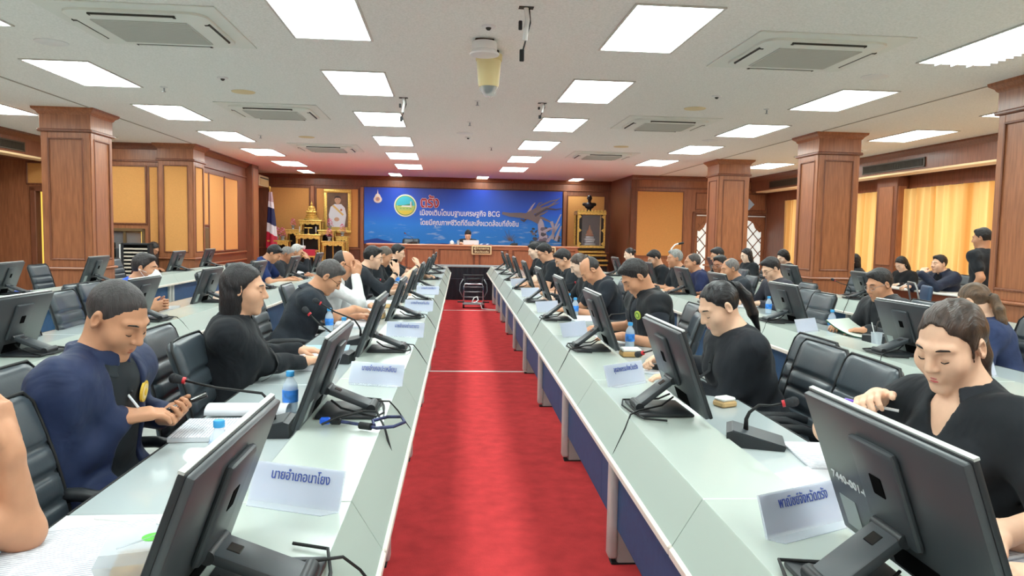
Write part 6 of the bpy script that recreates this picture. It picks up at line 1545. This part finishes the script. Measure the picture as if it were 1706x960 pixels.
pf(disc(-.02, -.22, .07, 16, .8), (206, 164, 134), -.018); pf(disc(.10, .04, .03, 12), (190, 120, 70), -.019); pf([(-.28, -.515), (.28, -.515), (.28, -.43), (-.28, -.43)], (214, 182, 96), -.017)
for xx in (-.03, .035): pf(disc(xx, .32, .008, 8), (50, 40, 40), -.019)

# ---- flag on a pole, furled
t = thing('flag', 'furled red white and blue striped flag on a pole in the back left corner', 'flag', rm(-4.62, 19.65, 0), TH)
obj('pole', B().tube([(.05, 0, 0), (-.02, 0, 2.5)], .014, 8), GOLD, t); obj('finial', B().ball((-.022, 0, 2.53), .03, 10, (1, 1, 1.6)), GOLD, t)
obj('stand', B().lathe([(.17, 0), (.16, .04), (.04, .08), (.03, .2)], 20, (.05, 0, 0)), BLACKP, t, True)
def fold(v0, v1, c, nm):
    def fn(a, b_):
        v = v0+(v1-v0)*b_; w_ = .05+.17*v*(1-.25*v); ang = a*2*PI
        rr = 1+.22*math.sin(5*ang+v*4)
        return (.0+w_*.8*math.cos(ang)*rr + .05*v, -.02+.05*math.sin(ang)*rr, 2.42-1.55*v - .10*math.cos(ang)*v)
    return obj(nm, B().sheet(30, 8, fn), bm_(c), t, 'all')
for v0, v1, c in ((0, .16, (190, 160, 168)), (.16, .26, (232, 230, 236)), (.26, .54, (36, 40, 86)), (.54, .70, (232, 232, 238)), (.70, 1.0, (196, 40, 66))): fold(v0, v1, c, 'stripe')

# ---- altar: gold tables in tiers, statue, flowers
def altar_table(x, y, z0, w_, d_, h, label):
    t = thing('altar_table', label, 'table', rm(x, y, z0), TH, 'gold altar tables')
    obj('top', B().box(-w_/2-.03, w_/2+.03, -d_/2-.02, d_/2+.02, h-.04, h, .008), GOLD, t)
    obj('top_inset', B().box(-w_/2, w_/2, -d_/2, d_/2, h-.001, h+.002), BLACKW, t)
    ap = [(-w_/2, h-.04)] + [(-w_/2+w_*i/12, h-.10-.03*abs(math.sin(i*PI/3))) for i in range(13)] + [(w_/2, h-.04)]
    obj('apron', B().prism(ap, -d_/2-.005, -d_/2+.012, 'y'), GOLD, t)
    for sx in (-1, 1):
        for sy in (-1, 1):
            obj('leg', B().tube([(sx*(w_/2-.03), sy*(d_/2-.03), h-.05), (sx*(w_/2-.015), sy*(d_/2-.015), h*.5), (sx*(w_/2-.03), sy*(d_/2-.03), .06), (sx*(w_/2+.005), sy*(d_/2-.01), .0)], .02, 6, radii=[.032, .02, .018, .026]), GOLD, t)
    obj('back_board', B().box(-w_/2+.03, w_/2-.03, d_/2-.03, d_/2-.01, .12, h-.05), BLACKW, t)
    obj('stretcher', B().box(-w_/2+.02, w_/2-.02, -d_/2+.0, -d_/2+.02, .10, .14, .004), GOLD, t)
    return t
AY = 19.9
altar_table(-3.68, AY+.35, 0, .56, .42, 1.72, 'tallest gold altar table carrying the seated statue')
altar_table(-4.12, AY+.25, 0, .40, .40, 1.46, 'tall gold altar table left of the statue table')
altar_table(-3.25, AY+.25, 0, .40, .40, 1.46, 'tall gold altar table right of the statue table')
altar_table(-3.66, AY-.12, 0, .62, .38, 1.34, 'middle gold altar table with candles below the statue')
altar_table(-4.42, AY-.10, 0, .50, .38, 1.17, 'low gold altar table at the left end under the flowers')
altar_table(-3.02, AY-.10, 0, .56, .38, 1.17, 'low gold altar table at the right end under the portrait')
altar_table(-2.86, AY+.35, 0, .30, .34, 1.30, 'narrow gold altar table at the far right of the altar')
altar_table(-3.68, AY-.55, 0, .56, .34, .93, 'lowest gold altar table at the front with red cloth')
t = thing('red_cloth', 'red cloth with gold hem on the lowest altar table', 'cloth', rm(-3.68, AY-.55, .934), TH); obj('cloth', B().box(-.29, .29, -.20, .18, 0, .012, .004).box(-.29, .29, -.215, -.20, -.14, .012, .004), mat('red_cloth', (186, 44, 70), .7), t); obj('hem', B().box(-.29, .29, -.218, -.20, -.18, -.14), GOLD, t)
t = thing('seated_statue', 'golden seated statue on a stepped pedestal crowning the altar', 'statue', rm(-3.68, AY+.35, 1.722), TH)
obj('pedestal', B().lathe([(.21, 0), (.215, .03), (.17, .045), (.18, .09), (.14, .10), (.155, .14), (.11, .15), (.12, .185), (.10, .19)], 28, (0, 0, 0), 1, .8), GOLD, t, True)
Fd = Field(V3(-.2, -.2, .15), V3(.2, .2, .62), .006)
for sx in (-1, 1):
    Fd.cap(V3(sx*.03, .02, .22), V3(sx*.115, -.05, .215), .035, .028, .02); Fd.cap(V3(sx*.115, -.05, .215), V3(-sx*.03, -.085, .21), .026, .02, .015)
    Fd.cap(V3(sx*.065, .01, .35), V3(sx*.092, -.01, .275), .02, .018, .015); Fd.cap(V3(sx*.092, -.01, .275), V3(sx*.02, -.07, .245), .017, .012, .012)
Fd.ell(V3(0, .01, .25), (.062, .05, .06), None, .02); Fd.ell(V3(0, .005, .33), (.066, .045, .06), None, .03); Fd.cap(V3(0, .005, .37), V3(0, 0, .40), .02, .018, .015)
Fd.ell(V3(0, -.003, .425), (.033, .036, .042), None, .008); Fd.ell(V3(0, .0, .462), (.018, .018, .016), None, .008); Fd.cap(V3(0, 0, .47), V3(0, 0, .53), .010, .002, .006)
a, b_ = Fd.mesh(); np_obj('figure', a, b_, GOLD, t)
PINK = [mat('petal_%d' % i, c, .6) for i, c in enumerate(((222, 96, 140), (236, 150, 180), (206, 62, 110)))]
def flowers(x, y, z, label, k=1.0):
    t = thing('flower_vase', label, 'flowers', rm(x, y, z), TH, 'pink flower arrangements')
    obj('vase', B().lathe([(.04*k, 0), (.05*k, .01), (.03*k, .035), (.05*k, .075), (.055*k, .10), (.035*k, .115)], 18), mat('vase_glass', (200, 196, 190), .15, metal=.4), t, True)
    for i in range(16):
        a = i*2.4; zz = .12+.22*(i/16)*k; r = (.075*(1-.75*i/16)+.012)*k
        p = Vector((r*math.cos(a), r*math.sin(a), zz)); b = B()
        for q in range(5):
            A_ = Matrix.Translation(p) @ Matrix.Rotation(q*2*PI/5, 4, 'Z') @ Matrix.Rotation(.5, 4, 'Y')
            b.ball((0, 0, 0), .022*k, 6, (1, .55, .25), None); bmesh.ops.transform(b.b, matrix=A_ @ Matrix.Translation((.016*k, 0, .004)), verts=b.b.verts[-26:] if False else [v for v in b.b.verts if v.co.length < .03*k])
        obj('blossom', b, PINK[i % 3], t, 'all')
    lf = B()
    for i in range(8):
        a = i*PI/4; lf.ball((0, 0, 0), .03*k, 6, (1.4, .4, .12), None); bmesh.ops.transform(lf.b, matrix=Matrix.Translation((.06*k*math.cos(a), .06*k*math.sin(a), .125*k)) @ Matrix.Rotation(a, 4, 'Z'), verts=[v for v in lf.b.verts if v.co.length < .045*k])
    obj('leaves', lf, mat('leaf_green', (50, 92, 54), .6), t)['kind'] = 'stuff'
flowers(-4.50, AY-.10, 1.173, 'tall pink flower vase at the left end of the altar', 1.1); flowers(-4.36, AY-.05, 1.173, 'second pink flower vase at the left end of the altar')
flowers(-4.15, AY+.25, 1.463, 'pink flower vase on the tall table left of the statue', .8); flowers(-3.18, AY+.25, 1.463, 'pink flower vase on the tall table right of the statue', .9)
flowers(-3.14, AY-.10, 1.173, 'pink flower vase on the low right altar table'); flowers(-2.86, AY+.35, 1.303, 'pink flower vase at the far right of the altar', 1.0)
t = thing('altar_ornament', 'small gold cross-shaped stand on the middle altar table', 'ornament', rm(-3.68, AY-.10, 1.343), TH)
obj('stem', B().lathe([(.04, 0), (.012, .03), (.012, .13), (.03, .15)], 14), GOLD, t, True); obj('tray', B().box(-.10, .10, -.02, .02, .15, .175, .006), GOLD, t)
for x, lab in ((-3.88, 'white candle at the left of the middle altar table'), (-3.46, 'white candle at the right of the middle altar table')):
    t = thing('candle', lab, 'candle', rm(x, AY-.25, 1.343), TH); obj('holder', B().lathe([(.03, 0), (.01, .02), (.012, .05)], 12), GOLD, t, True); obj('wax', B().cyl((0, 0, .05), (0, 0, .20), .010, n=10), WHITEP, t)
t = thing('incense_pot', 'small white pot on the lowest altar table', 'pot', rm(-3.74, AY-.50, .948), TH); obj('pot', B().lathe([(.04, 0), (.065, .05), (.06, .09), (.045, .10)], 18), WHITEP, t, True); obj('stem', B().cyl((0, 0, .1), (0, 0, .26), .006, n=6), WHITEP, t)

# ---- shrine cabinet with a bust
t = thing('shrine_cabinet', 'black and gold glass-fronted shrine cabinet carrying a dark bust', 'cabinet', rm(3.86, 19.9, 0), TH)
obj('base', B().box(-.44, .44, -.34, .34, 0, .62, .01), BLACKW, t)
obj('base_panel', B().box(-.30, .30, -.352, -.338, .12, .52, .01), GOLD, t); obj('base_panel_inner', B().box(-.22, .22, -.358, -.35, .2, .44, .006), BLACKW, t)
for z, e, m_ in ((.62, .02, GOLD), (.68, .05, BLACKW), (.74, .02, GOLD), (.82, -.03, BLACKW), (.88, -.01, GOLD), (.97, -.05, GOLD), (1.05, -.06, BLACKW)): obj('step', B().box(-.44-e, .44+e, -.34-e, .34+e, z, z+.055, .012), m_, t)
obj('lower_rail', B().box(-.38, .38, -.28, .28, 1.10, 1.17, .008), GOLD, t)
obj('back_board', B().box(-.36, .36, .24, .27, 1.17, 2.02), mat('cabinet_dark', (66, 46, 34), .6), t)
for sx in (-1, 1):
    for sy in (-.26, .24): obj('corner_post', B().box(sx*.36-.025, sx*.36+.025, sy-.02, sy+.03, 1.17, 2.02, .006), GOLD, t)
    obj('side_frame', B().box(sx*.30-.035, sx*.30+.035, -.272, -.258, 1.17, 2.02, .004), BLACKW, t)
    for z in (1.22, 1.58, 1.95): obj('corner_ornament', B().prism([(sx*.335, z-.06), (sx*.335, z+.06), (sx*.27, z)], -.282, -.27, 'y'), GOLD, t)
obj('glass', B().box(-.34, .34, -.262, -.258, 1.17, 2.02), mat('cabinet_glass', (220, 230, 235), .03, alpha=.12), t)
obj('upper_rail', B().box(-.40, .40, -.30, .30, 2.0, 2.08, .01), GOLD, t)
for k in range(9): obj('crest', B().prism([(-.40+k*.0889, 2.08), (-.31+k*.0889, 2.08), (-.355+k*.0889, 2.15)], -.30, -.285, 'y'), GOLD, t)
obj('roof_board', B().box(-.38, .38, -.28, .28, 2.08, 2.10), BLACKW, t)
t = thing('cabinet_relic', 'small golden figure on a silver pedestal inside the shrine cabinet', 'ornament', rm(3.86, 19.88, 1.172), TH)
SILV = mat('silver_stand', (196, 200, 206), .3, metal=.6)
for z, r in ((0, .15), (.07, .12), (.13, .14), (.19, .11)): obj('pedestal', B().box(-r, r, -r*.7, r*.7, z, z+.06, .012, 2), SILV, t, True)
obj('figure', B().lathe([(.10, .25), (.12, .28), (.08, .33), (.09, .37), (.05, .42), (.03, .46), (.02, .50), (.006, .56)], 20), mat('amber_gold', (206, 132, 50), .35, metal=.4), t, True)
t = thing('bust', 'dark bronze bust on top of the shrine cabinet', 'bust', rm(3.84, 19.9, 2.101), TH)
Fb = Field(V3(-.28, -.2, 0), V3(.28, .2, .48), .008)
Fb.cap(V3(0, 0, .0), V3(0, 0, .08), .07, .045, .02); Fb.ell(V3(0, 0, .145), (.13, .085, .085), None, .03); Fb.cap(V3(-.15, .01, .19), V3(.15, .01, .19), .045, None, .03); Fb.cap(V3(0, 0, .2), V3(0, -.01, .30), .045, .04, .03)
Fb.ell(V3(0, -.012, .365), (.062, .078, .082), None, .02); Fb.ell(V3(0, -.03, .335), (.048, .056, .06), None, .02); Fb.cap(V3(0, -.083, .36), V3(0, -.10, .335), .010, .013, .01)
for sx in (-1, 1): Fb.ell(V3(sx*.064, 0, .355), (.010, .016, .026), None, .005)
a, b_ = Fb.mesh(); np_obj('figure', a, b_, BRONZE, t); obj('plinth', B().box(-.09, .09, -.08, .08, 0, .03, .006), BLACKW, t)

# ---- equipment rack and black box before the booth window, white table by the curtain, extra chairs
t = thing('equipment_rack', 'dark rack with pale slatted shelves before the booth window', 'rack', rm(-5.45, 13.55, 0), TH)
obj('side', B().box(-.24, -.20, -.2, .2, 0, 1.16, .004), BLACKP, t); obj('side', B().box(.20, .24, -.2, .2, 0, 1.16, .004), BLACKP, t); obj('top', B().box(-.24, .24, -.2, .2, 1.13, 1.16, .004), BLACKP, t); obj('back', B().box(-.2, .2, .17, .19, 0, 1.13), BLACKP, t)
for k in range(9): obj('shelf_slat', B().box(-.2, .2, -.2, -.16, .52+k*.066, .548+k*.066, .003), mat('slat_pale', (206, 196, 182), .5), t)
obj('bright_edge', B().box(-.27, -.25, -.21, -.19, .7, 1.14), WHITEP, t)
t = thing('loudspeaker_box', 'black equipment box with white connector labels beside the booth window', 'speaker', rm(-6.02, 13.75, 0), TH)
obj('cabinet', B().box(-.14, .12, -.15, .15, 0, 1.06, .01), BLACKW, t); obj('upper_box', B().box(-.16, .02, -.12, .12, 1.06, 1.16, .01), BLACKW, t); obj('side_panel', B().box(.12, .20, -.14, .14, 0, 1.06, .01), GREYP, t)
for x, z in ((-.13, 1.0), (-.03, .86), (-.11, .84)): obj('label_patch', B().box(x, x+.03, -.153, -.15, z-.03, z+.03), WHITEP, t)
t = thing('side_table', 'brown table with a white top by the yellow curtain', 'table', (6.78, 10.1, 0), .02)
obj('top', B().box(-.32, .26, -1.0, 1.3, .725, .75, .006), mat('white_top', (232, 230, 226), .35), t); obj('apron', B().box(-.29, .22, -.96, 1.26, .60, .725, .006), mat('table_brown', (112, 58, 40), .4), t)
for x in (-.26, .19):
    for y in (-.92, 1.22): obj('leg', B().box(x-.035, x+.035, y-.035, y+.035, 0, .725, .008), mat('table_brown', (112, 58, 40), .4), t)
t = thing('tissue_box', 'white box on the white table before the man in the navy suit', 'box', (6.62, 10.35, .751), .1); obj('box', B().box(-.06, .06, -.16, .16, 0, .05, .006), PAPER, t); obj('slot', B().box(-.02, .02, -.06, .06, .05, .0515), DARK, t)
def folding_chair(x, y, rz, label, c):
    t = thing('padded_chair', label, 'chair', (x, y, 0), rz, 'chrome frame chairs'); pm = mat('pad_%d' % c[0], c, .5)
    obj('backrest', B().box(-.20, .20, -.03, .03, .55, .88, .03, 3, Matrix.Translation((0, -.20, 0)) @ Matrix.Rotation(-.12, 4, 'X')), pm, t, True)
    obj('seat', B().box(-.21, .21, -.2, .2, .42, .48, .025, 3), pm, t, True)
    obj('back_frame', B().tube([(-.215, -.13, .02), (-.215, -.20, .5), (-.215, -.27, .84), (-.17, -.285, .905), (.17, -.285, .905), (.215, -.27, .84), (.215, -.20, .5), (.215, -.13, .02)], .012, 8), STEEL, t, 'all')
    for sx in (-1, 1): obj('leg', B().tube([(sx*.21, -.2, .44), (sx*.21, .18, .42), (sx*.215, .22, .02)], .011, 8), CHROME, t, 'all')
    return t
folding_chair(6.15, 9.05, -1.9, 'blue padded chair left of the man in the navy suit', (58, 84, 116)); folding_chair(5.9, 7.55, -.6, 'chrome-framed white chair before the standing man', (36, 38, 44))
t = thing('handbag', 'black bag with ring handles behind the long-haired woman by the curtain', 'bag', (6.35, 11.6, .0), .2)
obj('bag_body', B().box(-.09, .09, -.14, .14, .45, .92, .05, 3), mat('bag_black', (26, 26, 30), .45), t, True)
obj('handle', B().tube([(0, -.07, .90), (0, -.05, 1.0), (0, .03, 1.0), (0, .06, .90)], .008, 8), RUBBER, t, 'all')
t = thing('conference_phone_arm', 'white curved lamp-like microphone arm rising before the lattice door', 'microphone', (3.95, 13.6, .7), 0)
obj('arm', B().tube([(0, 0, .03), (0, 0, .40), (.03, 0, .52), (.10, 0, .60), (.17, 0, .62)], .014, 8), WHITEP, t, 'all'); obj('head', B().tube([(.16, 0, .615), (.26, 0, .635)], .02, 8), RUBBER, t); obj('base', B().lathe([(.09, 0), (.08, .03), (.02, .035)], 18), BLACKP, t, True)
t = thing('mic_stand_table', 'small dark table under the white microphone arm', 'table', (3.95, 13.6, 0)); obj('top', B().box(-.3, .3, -.25, .25, .67, .70, .006), WOODD, t)
for x in (-.26, .26):
    for y in (-.21, .21): obj('leg', B().box(x-.02, x+.02, y-.02, y+.02, 0, .67), WOODD, t)
t = thing('blue_tablet', 'small blue object on the ledge behind the outer left chair', 'tablet', (-4.74, 8.25, .7215), .3); obj('case', B().box(-.10, .10, -.06, .06, 0, .012, .004), mat('tablet_blue', (52, 84, 168), .4), t); obj('button', B().cyl((.07, 0, .012), (.07, 0, .014), .008), WHITEP, t)
